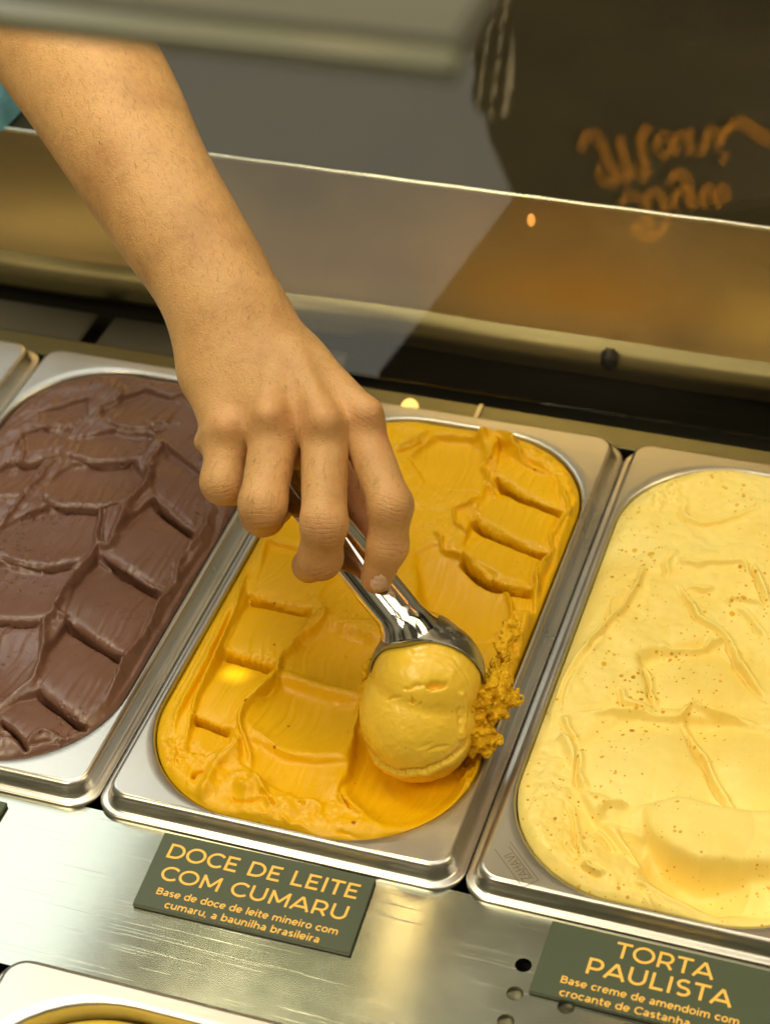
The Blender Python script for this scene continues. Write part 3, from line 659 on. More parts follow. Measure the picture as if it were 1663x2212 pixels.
for l, h, w in [(C6((880, 600), (940, 680), (1000, 760), (1100, 820), (1180, 960), (1290, 1110)), 2.2, 1.0), (C6((735, 930), (760, 1040), (800, 1130)), 2.2, .8),
                (C6((925, 1220), (960, 1290), (1000, 1380), (1080, 1530), (1170, 1632)), 2.4, .9), (C6((1220, 510), (1270, 590), (1295, 685)), 2.2, .9),
                (C6((430, 1330), (440, 1400), (440, 1460), (470, 1520)), 3.0, 1.2), (C6((455, 1855), (490, 1900), (550, 1925)), 2.6, .8), (C6((570, 770), (590, 690), (640, 620)), 1.4, .9),
                (C6((620, 1060), (640, 1120), (720, 1150), (770, 1160)), 1.8, 1.0), (C6((930, 640), (960, 620), (1050, 618)), 1.6, .9), (C6((1150, 690), (1220, 740), (1300, 830)), 1.6, 1.0),
                (C6((360, 1180), (380, 1250), (430, 1300)), 2.0, 1.2), (C6((380, 1560), (420, 1690), (440, 1800), (460, 1840)), 1.6, 1.0), (C6((350, 1150), (420, 1000), (560, 830)), 1.4, 1.0),
                (C6((920, 180), (915, 260), (960, 310), (1080, 310), (1280, 250)), 1.8, 1.2), (C6((480, 1850), (400, 1800), (370, 1700)), 1.0, 1.4), (C6((500, 1690), (530, 1720), (600, 1790)), 1.8, 1.0),
                (C6((680, 1930), (820, 2010), (1000, 2090)), 1.2, 1.2), (C6((850, 560), (840, 500), (880, 450)), 1.4, .9), (C6((820, 2080), (760, 2000), (700, 1940)), 1.0, 1.0)]:
    Q.groove(l, h * .62, w * .9, wob=.002)
    Q.ridge([(x + 7, y - 4) for x, y in l], h * .55, w * 1.8, wob=.0015)
for l, h, w in [(C6((820, 870), (900, 880), (1000, 880), (1060, 850), (1120, 830)), 2.2, 1.6), (C6((460, 1180), (600, 1165), (760, 1180), (900, 1190), (960, 1140), (1100, 1180), (1327, 1250)), 2.0, 1.6),
                (C6((300, 1240), (330, 1130), (420, 960), (560, 800), (700, 620), (760, 480)), 1.6, 1.4), (C6((540, 1640), (560, 1600), (680, 1590)), 2.0, 1.6),
                (C6((340, 1270), (390, 1300), (430, 1400)), 1.8, 2.0), (C6((880, 480), (1000, 510), (1180, 500), (1240, 570)), 1.4, 1.4), (C6((1110, 690), (1160, 650), (1300, 690)), 1.4, 1.2)]:
    Q.ridge(l, h, w, wob=.002)
Q.rough(C6((240, 1300), (400, 1340), (440, 1700), (600, 1900), (900, 2080), (700, 2120), (400, 1950), (200, 1700)), .8, .006, 61)
Q.rough(C6((740, 110), (900, 90), (930, 200), (760, 250)), 1.2, .003, 62)
Q.H = .0035 + (Q.H - .0035) * 2.3
Q.H += .0002 * Q.streak(.003, .04, 95) + .0005 * Q.noise(.009, 96, 3)
cre = Q.build('peanut_cream_gelato', M['cream'], z0=.0112, edge=.006, drop=.002)
tag(cre, 'pale yellow peanut cream gelato with brown specks and soft folds', 'gelato', 'gelato filling the pans')
def plain_gelato(name, ox, oy, m, lab, z0=.0085, nx=120, ny=200, sd=70):
    f = Field(ox, oy, nx, ny, seed=sd); f.H += .003 * f.noise(.04, sd, 3) + .001 * f.noise(.01, sd + 1, 3)
    return tag(f.build(name, m, z0=z0, edge=.006, drop=.004), lab, 'gelato', 'gelato filling the pans')
plain_gelato('white_gelato', -2 * PIT, 0, M['pale'], 'white gelato cut off at the left edge, behind the chocolate')
plain_gelato('mustard_gelato', 0, STRIP - LEN, M['mustard'], 'mustard yellow gelato in the near pan at the bottom left corner', z0=.004, sd=80)
plain_gelato('white_gelato', -PIT, STRIP - LEN, M['pale'], 'gelato in the near pan beyond the left edge', z0=.004, sd=90)

# ------------------------------------------------------------------ signed distance bodies
def surface_nets(f, org, h):
    nx, ny, nz = f.shape
    ins = f < 0
    c = ins[:-1, :-1, :-1].astype(np.int8) * 0
    for dx in (0, 1):
        for dy in (0, 1):
            for dz in (0, 1):
                c += ins[dx:nx - 1 + dx, dy:ny - 1 + dy, dz:nz - 1 + dz]
    act = (c > 0) & (c < 8)
    I = np.argwhere(act); idx = np.full(act.shape, -1, np.int32); idx[act] = np.arange(len(I))
    acc = np.zeros((len(I), 3)); cnt = np.zeros(len(I))
    cor = [(a, b, d) for a in (0, 1) for b in (0, 1) for d in (0, 1)]
    vals = {k: f[I[:, 0] + k[0], I[:, 1] + k[1], I[:, 2] + k[2]] for k in cor}
    for i, a in enumerate(cor):
        for b in cor[i + 1:]:
            if sum(abs(np.array(a) - b)) != 1: continue
            va, vb = vals[a], vals[b]; m = (va < 0) != (vb < 0)
            t = np.where(m, va / (va - vb + 1e-20), 0)
            acc += np.where(m[:, None], np.array(a)[None] + t[:, None] * (np.array(b) - np.array(a))[None], 0); cnt += m
    V = org + (I + acc / cnt[:, None]) * h
    faces = []
    for ax in range(3):
        sl0 = [slice(None)] * 3; sl1 = [slice(None)] * 3; sl0[ax] = slice(0, -1); sl1[ax] = slice(1, None)
        a, b = ins[tuple(sl0)], ins[tuple(sl1)]
        e = np.argwhere(a != b)
        o1, o2 = (ax + 1) % 3, (ax + 2) % 3
        e = e[(e[:, o1] > 0) & (e[:, o2] > 0) & (e[:, o1] < f.shape[o1] - 1) & (e[:, o2] < f.shape[o2] - 1)]
        u = np.zeros(3, int); u[o1] = 1; v = np.zeros(3, int); v[o2] = 1
        q = [idx[tuple((e - u - v).T)], idx[tuple((e - v).T)], idx[tuple(e.T)], idx[tuple((e - u).T)]]
        q = np.stack(q, 1); fl = ~a[tuple(e.T)]
        q[fl] = q[fl][:, ::-1]; faces.append(q)
    return V, np.vstack(faces)
def sdf_mesh(fn, lo, hi, h, coarse=4, iters=3):
    lo = np.array(lo); n = (np.ceil((np.array(hi) - lo) / h / coarse).astype(int)) * coarse
    nc = n // coarse
    g = [lo[k] + (np.arange(nc[k]) + .5) * h * coarse for k in range(3)]
    P = np.stack(np.meshgrid(*g, indexing='ij'), -1).reshape(-1, 3)
    d = np.empty(len(P))
    for s in range(0, len(P), 200000): d[s:s + 200000] = fn(P[s:s + 200000])
    d = d.reshape(nc)
    near = np.abs(d) < h * coarse * 1.6
    F = np.kron(np.where(d > 0, 1.0, -1.0).astype(np.float32), np.ones((coarse,) * 3, np.float32))
    mk = np.kron(near, np.ones((coarse,) * 3, bool)).astype(bool)
    I = np.argwhere(mk); P = lo + (I + .0) * h
    v = np.empty(len(P))
    for s in range(0, len(P), 200000): v[s:s + 200000] = fn(P[s:s + 200000])
    F[mk] = v
    V, Q = surface_nets(F, lo, h)
    def grad(V):
        e = h * .5; G_ = np.stack([fn(V + np.eye(3)[k] * e) - fn(V - np.eye(3)[k] * e) for k in range(3)], -1) / (2 * e)
        return G_
    for _ in range(iters):
        g_ = grad(V); dd = fn(V); st = dd[:, None] * g_ / (np.sum(g_ * g_, 1)[:, None] + .05)
        ln = np.linalg.norm(st, axis=1)[:, None]; V = V - st * np.minimum(1, .5 * h / (ln + 1e-12))
    g_ = grad(V); Nn = g_ / (np.linalg.norm(g_, axis=1)[:, None] + 1e-12)
    return V, Q, Nn
def smin(a, b, k):
    if k <= 0: return np.minimum(a, b)
    h = np.maximum(k - np.abs(a - b), 0) / k
    return np.minimum(a, b) - h * h * k * .25
def smax(a, b, k): return -smin(-a, -b, k)
def cone(P, a, b, ra, rb, zs=1.0):
    a = np.asarray(a, float); b = np.asarray(b, float); S = np.array([1, 1, zs])
    p = (P - a) * S; ab = (b - a) * S
    t = np.clip(p @ ab / (ab @ ab + 1e-12), 0, 1)
    return np.linalg.norm(p - t[:, None] * ab, axis=1) - (ra + (rb - ra) * t)
def cf(x, y, s):                       # measured point in camera axes
    return np.array([(x - CX) / FPX * s, -(y - CY) / FPX * s, -s])
def pr(r, s): return r / FPX * s       # measured radius -> metres

# ------------------------------------------------------------------ arm and hand
HS = .018
def chain(P, pts, k=.004, zs=1.0):
    pts = [(x, y, s + HS, r) for x, y, s, r in pts]
    d = None
    for (x0, y0, s0, r0), (x1, y1, s1, r1) in zip(pts[:-1], pts[1:]):
        c = cone(P, cf(x0, y0, s0), cf(x1, y1, s1), pr(r0, s0), pr(r1, s1), zs)
        d = c if d is None else smin(d, c, k)
    return d
ARM_ = [(-118, -380, 1.075, 184), (52, -60, 1.035, 172), (219, 206, .995, 156), (312, 374, .972, 137), (387, 494, .958, 127), (450, 592, .948, 121), (503, 705, .940, 124)]
_a = np.array(ARM_, float); _t = np.linspace(0, len(_a) - 1, 37); ARM = []
for t in _t:
    i = min(int(t), len(_a) - 2); f = t - i; p0, p1, p2, p3 = _a[max(i - 1, 0)], _a[i], _a[i + 1], _a[min(i + 2, len(_a) - 1)]
    ARM.append(tuple(.5 * ((2 * p1) + (-p0 + p2) * f + (2 * p0 - 5 * p1 + 4 * p2 - p3) * f * f + (-p0 + 3 * p1 - 3 * p2 + p3) * f ** 3)))
INDEX = [(780, 925, .909, 48), (844, 1092, .892, 46), (837, 1180, .900, 43), (814, 1248, .911, 35)]
MIDDLE = [(702, 935, .904, 52), (700, 1130, .888, 49), (692, 1205, .903, 46), (668, 1222, .925, 38)]
RING = [(594, 940, .908, 54), (568, 1088, .897, 50), (568, 1112, .922, 45), (598, 1098, .956, 36)]
PINKY = [(492, 952, .919, 49), (482, 1040, .914, 46), (500, 1048, .935, 40), (545, 1030, .955, 34)]
THUMB = [(600, 850, .950, 62), (700, 960, .955, 55), (772, 1060, .955, 46), (790, 1150, .950, 38)]
def palm_sdf(P):
    d = chain(P, ARM, .003, 1.22)
    for pts in ([(478, 700, .945, 80), (470, 800, .936, 78), (492, 920, .921, 58)],
                [(495, 690, .943, 78), (530, 800, .930, 74), (585, 910, .911, 55)],
                [(515, 690, .943, 78), (600, 800, .928, 72), (696, 915, .907, 53)],
                [(530, 690, .943, 74), (640, 790, .932, 64), (778, 905, .912, 48)],
                [(530, 760, .955, 90), (590, 900, .948, 66)]):
        d = smin(d, chain(P, pts, .008, 1.05), .010)
    # webs of skin between the roots of the fingers
    for a, b_, rr in (((500, 968, .926), (585, 978, .921), 26), ((600, 985, .920), (692, 990, .916), 28), ((705, 975, .917), (775, 965, .918), 26)):
        d = smin(d, cone(P, cf(a[0], a[1], a[2] + HS), cf(b_[0], b_[1], b_[2] + HS), pr(rr, .92), pr(rr, .92)), .007)
    # knuckle heads and extensor tendons
    for x, y, s, r in ((489, 922, .9060, 24), (583, 898, .8955, 25), (703, 912, .8905, 30), (795, 895, .8965, 28)):
        d = smin(d, cone(P, cf(x, y, s + .0042 + HS), cf(x, y, s + .0042 + HS), pr(r, s), pr(r, s)), .007)
    for a, b in (((600, 780, .9165, 12), (583, 895, .8985, 13)), ((640, 760, .9175, 12), (700, 905, .8935, 14)), ((690, 780, .921, 10), (790, 885, .9005, 14))):
        d = smin(d, cone(P, cf(a[0], a[1], a[2] + HS + .0008), cf(b[0], b[1], b[2] + HS + .0008), pr(a[3], .9), pr(b[3], .9)), .010)
    # side bump of the hand above the little finger
    d = smin(d, cone(P, cf(440, 955, .925 + HS), cf(450, 962, .925 + HS), pr(20, .92), pr(22, .92)), .006)
    return d
def finger_sdf(P, pts, k=.004):
    d = chain(P, pts, k)
    x, y, s, r = pts[1]      # a fuller middle joint
    d = smin(d, cone(P, cf(x, y, s + HS), cf(x, y + 6, s + HS), pr(r * .92, s), pr(r * .92, s)), .003)
    return d
def hand_sdf(P):
    pd = palm_sdf(P); out = pd
    for F_ in (INDEX, MIDDLE, RING, PINKY):
        out = smin(out, smin(pd, finger_sdf(P, F_), .0065), .0004)
    th = chain(P, THUMB, .006)
    out = smin(out, smin(pd, th, .008), .0004)
    return out
lo = cf(-330, 1330, 1.13); hi = cf(960, -480, .86)
corn = np.array([cf(x, y, s) for x in (-330, 960) for y in (-420, 1330) for s in (.86, 1.14)])
lo = np.array([corn[:, 0].min(), corn[:, 1].min(), -1.14]); hi = np.array([corn[:, 0].max(), corn[:, 1].max(), -.86])
V, Fq, Nn = sdf_mesh(hand_sdf, lo, hi, .0011, 4)
# low-frequency knuckle coordinates for the crease bump
def imgxy(Vc): return np.stack([Vc[:, 0] / -Vc[:, 2] * FPX + CX, -Vc[:, 1] / -Vc[:, 2] * FPX + CY], -1)
uv = imgxy(V)
KN = [(852, 1100, .25, 34, 34), (700, 1150, 0.0, 42, 34), (568, 1128, -.05, 40, 24), (845, 1186, .15, 30, 20), (478, 1070, -.1, 34, 20), (682, 1238, -.2, 34, 14), (790, 900, .6, 40, 40)]
mask = np.zeros(len(V)); along = np.zeros(len(V))
for (x, y, a, rx, ry) in KN:
    dx, dy = uv[:, 0] - x, uv[:, 1] - y
    u_ = dx * math.cos(a) + dy * math.sin(a); v_ = -dx * math.sin(a) + dy * math.cos(a)
    w = np.exp(-(u_ / rx) ** 2 - (v_ / ry) ** 2); w = w * (V[:, 2] > -.948)
    along = np.where(w > mask, v_ + .0022 * u_ ** 2, along); mask = np.maximum(mask, w * (0.45 if (x, y) == (790, 900) else 1))
Vw = to_world(V); Nw = Nn @ RM.T
person = thing('person', 'bare forearm and hand of a person gripping the steel scoop', 'person')
skin, nt, b = mat('skin')
tc = mapping(nt, (1, 1, 1))
n1 = noise(nt, 28, 4, .6, tc); n2 = noise(nt, 420, 3, .6, tc)
c1 = ramp(nt, n1.outputs[0], [(.3, (.50, .265, .098)), (.5, (.63, .365, .142)), (.72, (.71, .42, .175))])
mx = N(nt, 'ShaderNodeMix', data_type='RGBA', blend_type='MULTIPLY'); mx.inputs['Factor'].default_value = .18
c2 = ramp(nt, n2.outputs[0], [(.35, (.72, .60, .50)), (.62, (1, 1, 1))]); L(nt, c1.outputs[0], mx.inputs['A']); L(nt, c2.outputs[0], mx.inputs['B'])
ak = N(nt, 'ShaderNodeAttribute', attribute_name='knuckle'); al = N(nt, 'ShaderNodeAttribute', attribute_name='along'); ar = N(nt, 'ShaderNodeAttribute', attribute_name='redness')
mk2 = N(nt, 'ShaderNodeMix', data_type='RGBA'); L(nt, ar.outputs['Fac'], mk2.inputs['Factor']); L(nt, mx.outputs['Result'], mk2.inputs['A']); mk2.inputs['B'].default_value = (.62, .20, .12, 1)
# crease lines: warped bands across the joints
wv = N(nt, 'ShaderNodeMath', operation='MULTIPLY_ADD'); nz = noise(nt, 190, 3, .6, tc)
wv.inputs[1].default_value = 20; L(nt, nz.outputs[0], wv.inputs[0]); L(nt, al.outputs['Fac'], wv.inputs[2])
sn = N(nt, 'ShaderNodeMath', operation='MULTIPLY'); sn.inputs[1].default_value = .60; L(nt, wv.outputs[0], sn.inputs[0])
s2 = N(nt, 'ShaderNodeMath', operation='SINE'); L(nt, sn.outputs[0], s2.inputs[0])
r2 = ramp(nt, s2.outputs[0], [(.55, (1, 1, 1)), (.98, (0, 0, 0))])
mr = N(nt, 'ShaderNodeMix', data_type='RGBA'); L(nt, ak.outputs['Fac'], mr.inputs['Factor']); mr.inputs['A'].default_value = (1, 1, 1, 1); L(nt, r2.outputs[0], mr.inputs['B'])
dk = N(nt, 'ShaderNodeMix', data_type='RGBA', blend_type='MULTIPLY'); dk.inputs['Factor'].default_value = .18
L(nt, mk2.outputs['Result'], dk.inputs['A']); L(nt, mr.outputs['Result'], dk.inputs['B'])
L(nt, dk.outputs['Result'], b.inputs['Base Color'])
vo = N(nt, 'ShaderNodeTexVoronoi', feature='DISTANCE_TO_EDGE'); vo.inputs['Scale'].default_value = 620; L(nt, tc, vo.inputs['Vector'])
h = bump(nt, None, vo.outputs['Distance'], .40, .0007)
h = bump(nt, None, n2.outputs[0], .34, .0008, h)
h = bump(nt, None, mr.outputs['Result'], .45, .0008, h); L(nt, h, b.inputs['Normal'])
b.inputs['Roughness'].default_value = .5; b.inputs['Subsurface Weight'].default_value = .28
b.inputs['Subsurface Radius'].default_value = (1, .35, .15); b.inputs['Subsurface Scale'].default_value = .004
M['skin'] = skin
body = mesh_obj('arm_and_hand', Vw, Fq, skin, person, True, Nw)
red = np.exp(-((uv[:, 0] - 832) / 16) ** 2 - ((uv[:, 1] - 942) / 30) ** 2) * .30 + .35 * np.exp(-((uv[:, 0] - 812) / 26) ** 2 - ((uv[:, 1] - 1262) / 26) ** 2) * (V[:, 2] > -.948) \
    + .10 * mask + .12 * np.exp(-((uv[:, 1] - 905) / 40) ** 2) * (V[:, 2] > -.93) + .10 * np.clip((uv[:, 1] - 1040) / 150, 0, 1) + .35 * (V[:, 2] < -.953) * (uv[:, 1] > 980)
for nm, arr in (('knuckle', mask), ('along', along), ('redness', red)):
    at = body.data.attributes.new(nm, 'FLOAT', 'POINT'); at.data.foreach_set('value', arr.astype(np.float32))
# fingernail of the index finger: an oval patch of the finger surface lifted slightly
def project_to(fn, x, y, s0, s1):
    ss = np.linspace(s0, s1, 160); P = np.array([cf(x, y, s) for s in ss]); d = fn(P); k = np.argmax(d < 0)
    return P[k] if d[k] < 0 else None
nv, nf = [], []
NR, NA = 7, 20
a_ = math.radians(-28)
for i in range(NR + 1):
    for j in range(NA):
        rr = i / NR; th = 2 * math.pi * j / NA
        ex = 22 * rr * math.copysign(abs(math.cos(th)) ** .8, math.cos(th)); ey = 18 * rr * math.copysign(abs(math.sin(th)) ** .8, math.sin(th))
        x = 818 + ex * math.cos(a_) - ey * math.sin(a_); y = 1259 + ex * math.sin(a_) + ey * math.cos(a_)
        p = project_to(hand_sdf, x, y, .87, .965)
        if p is None: p = nv[-1]
        nv.append(np.array(p) + np.array([0, 0, .0007 * (1 - rr ** 4)]))
for i in range(NR):
    for j in range(NA): nf.append((i * NA + j, i * NA + (j + 1) % NA, (i + 1) * NA + (j + 1) % NA, (i + 1) * NA + j))
nail, nt, b = mat('fingernail'); b.inputs['Base Color'].default_value = (.70, .40, .27, 1); b.inputs['Roughness'].default_value = .2
n_ = noise(nt, 200, 2); c_ = ramp(nt, n_.outputs[0], [(.3, (.76, .47, .34)), (.7, (.84, .58, .44))]); L(nt, c_.outputs[0], b.inputs['Base Color'])
mesh_obj('fingernail', to_world(np.array(nv)), nf, nail, person)
# fine dark hair lying along the forearm and the backs of the fingers
hm, nt, b = mat('arm_hair'); b.inputs['Base Color'].default_value = (.08, .04, .02, 1); b.inputs['Roughness'].default_value = .6
front = np.where((Nn[:, 2] > .15) & (uv[:, 0] > -20) & (uv[:, 1] > -20))[0]
pick = rng.choice(front, 3800, replace=False)
hv, hf = [], []
for i in pick:
    x, y = uv[i]
    finger = y > 985
    if y > 830 and not finger and rng.random() < .75: continue
    if finger:
        if mask[i] > .3 or y > 1140 or rng.random() < .30: continue
        dirx, diry = rng.normal(-.25, .35), 1.0; ln = rng.uniform(.0025, .006)
    else:
        dirx, diry = .45 + rng.normal(0, .35), .85; ln = rng.uniform(.002, .0055) if y < 600 else rng.uniform(.0015, .0035)
    d = np.array([dirx, -diry, 0]); n = Nn[i]; d = d - n * (d @ n); d /= np.linalg.norm(d) + 1e-9
    sd = np.cross(n, d) * rng.uniform(-.25, .25)
    p0 = V[i] - n * .0001; p1 = p0 + (d * .5 + n * .10) * ln + sd * ln * .2; p2 = p0 + (d + n * .08) * ln + sd * ln
    w = np.cross(d, n); w /= np.linalg.norm(w) + 1e-9; w = w * rng.uniform(.00003, .00006)
    k = len(hv); hv += [p0 - w, p0 + w, p1 + w * .8, p1 - w * .8, p2]
    hf += [(k, k + 1, k + 2, k + 3), (k + 3, k + 2, k + 4)]
hair = mesh_obj('arm_hair', to_world(np.array(hv)), hf, hm, person); hair['kind'] = 'stuff'

# ------------------------------------------------------------------ scoop
HA, HB = cf(592, 990, .966), cf(880, 1350, .9345)      # handle axis, buried end and bowl end
BC = cf(922, 1462, .944); BR = .0262
up = np.array([.19, 1.0, -.92]); up /= np.linalg.norm(up)
def scoop_sdf(P):
    ax = HB - HA; ln = np.linalg.norm(ax); ax = ax / ln
    t = (P - HA) @ ax
    rad = np.linalg.norm(P - HA - t[:, None] * ax, axis=1)
    r0 = .0108 - .0012 * np.clip(1 - t / ln, 0, 1)
    hd = cone(P, HA, HB, .0098, .0110)
    nk = BC + up * BR * .80
    neck = cone(P, HB, nk, .0100, .0112)
    r = np.linalg.norm(P - BC, axis=1); hgt = (P - BC) @ up
    shell = np.abs(r - BR) - .0007
    shell = smax(shell, -(hgt + .0005), .0008)
    solid = smin(smin(hd, neck, .0025), smax(r - BR - .0004, -hgt, .001), .009)
    solid = smax(solid, -(r - (BR - .0006)), .0006)
    return np.minimum(solid, shell)
C_ = np.stack([HA, HB, BC]); lo = C_.min(0) - .036; hi = C_.max(0) + .036
V, Fq, Nn = sdf_mesh(scoop_sdf, lo, hi, .0005, 4, 4)
hgt = (V - BC) @ up
isbowl = (np.linalg.norm(V - BC, axis=1) < BR + .0028)[Fq].all(1)
scoop = thing('ice_cream_scoop', 'shiny steel ice cream scoop held over the caramel gelato', 'scoop')
def submesh(V, F, keep, Nn):
    F = F[keep]; u, inv = np.unique(F, return_inverse=True); return V[u], inv.reshape(F.shape), Nn[u]
smear = steel('smeared_steel', (.34, .33, .29), .34, (120, 120, 120), .25)
nt = smear.node_tree; b = nt.nodes['Principled BSDF']
nn = noise(nt, 90, 5, .7, mapping(nt, (1, 1, 1)), 1.5); rr = ramp(nt, nn.outputs[0], [(.50, (1, 1, 1)), (.60, (.35, .35, .35))])
L(nt, rr.outputs[0], b.inputs['Metallic'])
v1, f1, n1_ = submesh(V, Fq, ~isbowl, Nn); mesh_obj('handle', to_world(v1), f1, M['chrome'], scoop, True, n1_ @ RM.T)
v1, f1, n1_ = submesh(V, Fq, isbowl, Nn); mesh_obj('bowl', to_world(v1), f1, smear, scoop, True, n1_ @ RM.T)

# ------------------------------------------------------------------ ball of gelato in the scoop
ball = thing('gelato_ball', 'pale caramel ball of gelato rolled in the scoop bowl', 'gelato ball')
BS = .951; BX, BY = 905, 1538
def C9(*p): return [(736.2 + x * .2604, 1299.3 + y * .2604) for x, y in p]
nu, nv_ = 260, 180
th = np.linspace(0, np.pi, nv_); ph = np.linspace(0, 2 * np.pi, nu, endpoint=False)
T_, P_ = np.meshgrid(th, ph, indexing='ij')
D = np.stack([np.sin(T_) * np.cos(P_), np.sin(T_) * np.sin(P_), np.cos(T_)], -1).reshape(-1, 3)   # pole towards the viewer
rx, ry = pr(129, BS), pr(150, BS)
def vnoise3(P, scale, seed=0, octv=3):
    r = np.random.default_rng(seed); T = r.random((32, 32, 32)) * 2 - 1; out = 0; amp = 1; tot = 0
    for o in range(octv):
        g = P / scale + 17.3; i = np.floor(g).astype(int); f = g - i; f = f * f * (3 - 2 * f); s = 0
        for a in (0, 1):
            for b_ in (0, 1):
                for c in (0, 1):
                    w = (f[:, 0] if a else 1 - f[:, 0]) * (f[:, 1] if b_ else 1 - f[:, 1]) * (f[:, 2] if c else 1 - f[:, 2])
                    s = s + w * T[(i[:, 0] + a) % 32, (i[:, 1] + b_) % 32, (i[:, 2] + c) % 32]
        out = out + amp * s; tot += amp; amp *= .5; scale *= .5
    return out / tot
re_ = 1 / np.sqrt((D[:, 0] / rx) ** 2 + (D[:, 1] / ry) ** 2 + (D[:, 2] / .0285) ** 2)
oc = BC - cf(BX, BY, BS); bq = D @ oc; disc = bq ** 2 - (oc @ oc - (BR - .0011) ** 2)
rs_ = np.where(disc > 0, bq + np.sqrt(np.maximum(disc, 0)), 0)
kk = .0016; hh_ = np.maximum(kk - np.abs(re_ - rs_), 0) / kk
base = D * (np.maximum(re_, rs_) + hh_ ** 2 * kk * .25)[:, None]
disp = .0005 * np.clip((.012 - base[:, 1]) / .01, .1, 1) * vnoise3(base, .016, 1) + .0003 * vnoise3(base, .003, 2)
sx = BX + base[:, 0] / BS * FPX; sy = BY - base[:, 1] / BS * FPX; fr = D[:, 2] > .05
def pdist(px, py, pts):
    q = np.array(pts); best = np.full(px.shape, 1e9); sg = np.ones(px.shape); tt = np.zeros(px.shape)
    for i in range(len(q) - 1):
        a, b_ = q[i], q[i + 1]; ab = b_ - a; t = np.clip(((px - a[0]) * ab[0] + (py - a[1]) * ab[1]) / (ab @ ab), 0, 1)
        ex = px - a[0] - t * ab[0]; ey = py - a[1] - t * ab[1]; d = np.hypot(ex, ey); m = d < best
        best = np.where(m, d, best); sg = np.where(m, np.sign(ab[0] * ey - ab[1] * ex), sg); tt = np.where(m, (i + t) / (len(q) - 1), tt)
    return best, sg, tt
wx = sx + 7 * vnoise3(base, .004, 5); wy = sy + 7 * vnoise3(base, .004, 6)
d_, s_, t_ = pdist(wx, wy, C9((225, 1190), (290, 1290), (400, 1365), (560, 1390), (700, 1350), (850, 1290), (960, 1215), (1060, 1110)))
e_ = np.clip(np.minimum(t_, 1 - t_) * 6, 0, 1)
disp += np.where(fr, (.0020 * (s_ > 0) * np.exp(-d_ / 26) - .0014 * np.exp(-((d_ + 3 * (s_ > 0)) / 5) ** 2)) * e_, 0)      # lip of the folded skirt
for pts, dep, w in [(C9((700, 665), (760, 645), (850, 635)), .0050, 6), (C9((570, 775), (600, 770)), .0030, 4.5), (C9((530, 690), (610, 665), (690, 640)), .0012, 4), (C9((640, 790), (650, 800)), .0022, 2.6),
                    (C9((390, 790), (430, 760), (480, 735)), .0010, 3), (C9((700, 1190), (800, 1160), (880, 1150)), .0006, 3), (C9((640, 1150), (760, 1110)), .0004, 4),
                    (C9((965, 830), (950, 900), (955, 950), (968, 1040)), .0010, 3), (C9((900, 420), (1000, 520), (1060, 640)), .0006, 3), (C9((800, 430), (930, 500), (1000, 600)), .0005, 3),
                    (C9((600, 430), (800, 440), (900, 520)), .0005, 4), (C9((560, 400), (760, 380), (920, 440)), .0005, 3)]:
    d_, s_, t_ = pdist(wx, wy, pts); disp -= np.where(fr, dep * np.exp(-(d_ / (w * (.55 + .45 * np.sin(np.pi * np.clip(t_, 0, 1))))) ** 2) * (.6 + .4 * np.sin(np.pi * t_)), 0)
d_, s_, t_ = pdist(wx, wy, C9((980, 740), (1005, 850), (1000, 980), (990, 1080))); disp += np.where(fr, .0016 * np.exp(-(d_ / 7) ** 2), 0)
bv = base + D * disp[:, None]
bv = bv + cf(BX, BY, BS)
i = np.arange(nv_ * nu).reshape(nv_, nu); i2 = np.roll(i, -1, 1)
bf = np.stack([i[:-1], i[1:], i2[1:], i2[:-1]], -1).reshape(-1, 4)
mesh_obj('ball', to_world(bv), bf, M['caramel_ball'], ball)
# ragged torn edge clinging to the right side and a curl on the left
def blob(name, centers, h=.0008, amp=.0016, mat_=None, parent=None, k=.003, sc=.0035, seed=4):
    C2 = [(cf(x, y, s), pr(r, s)) for x, y, s, r in centers]
    def fn(P):
        d = None
        for c, r in C2:
            v = np.linalg.norm(P - c, axis=1) - r; d = v if d is None else smin(d, v, k)
        return d + amp * vnoise3(P, sc, seed, 3)
    A = np.array([c for c, r in C2]); mr_ = max(r for c, r in C2) + .006
    V, Fq, Nn = sdf_mesh(fn, A.min(0) - mr_, A.max(0) + mr_, h, 4, 1)
    return mesh_obj(name, to_world(V), Fq, mat_, parent)
blob('torn_edge', [(1008, 1515, .941, 26), (1038, 1500, .943, 30), (1068, 1490, .945, 32), (1094, 1505, .949, 24), (1064, 1532, .948, 30), (1030, 1548, .944, 24), (1092, 1470, .950, 18)], .0006, .0046, M['crumb'], ball, .0015, .0030, 4)
blob('torn_edge', [(1008, 1578, .943, 20), (1034, 1592, .944, 26), (1060, 1598, .948, 20), (1004, 1606, .944, 14), (1048, 1616, .949, 16), (1018, 1624, .946, 11)], .0006, .0036, M['crumb'], ball, .0015, .0034, 14)
blob('torn_edge', [(793, 1440, .951, 9), (788, 1460, .953, 10), (786, 1482, .954, 9), (798, 1428, .949, 7)], .0007, .0012, M['crumb'], ball, .002, .003, 6)
blob('torn_edge', [(1072, 1448, .962, 20), (1088, 1418, .966, 18), (1096, 1380, .972, 18), (1106, 1352, .976, 15), (1080, 1395, .968, 12)], .0007, .0040, M['crumb'], ball, .003, .0030, 8)

# ------------------------------------------------------------------ stroke lettering
def arc(cx, cy, rx, ry, a0, a1, n=14):
    return [(cx + rx * math.cos(math.radians(a0 + (a1 - a0) * i / n)), cy + ry * math.sin(math.radians(a0 + (a1 - a0) * i / n))) for i in range(n + 1)]
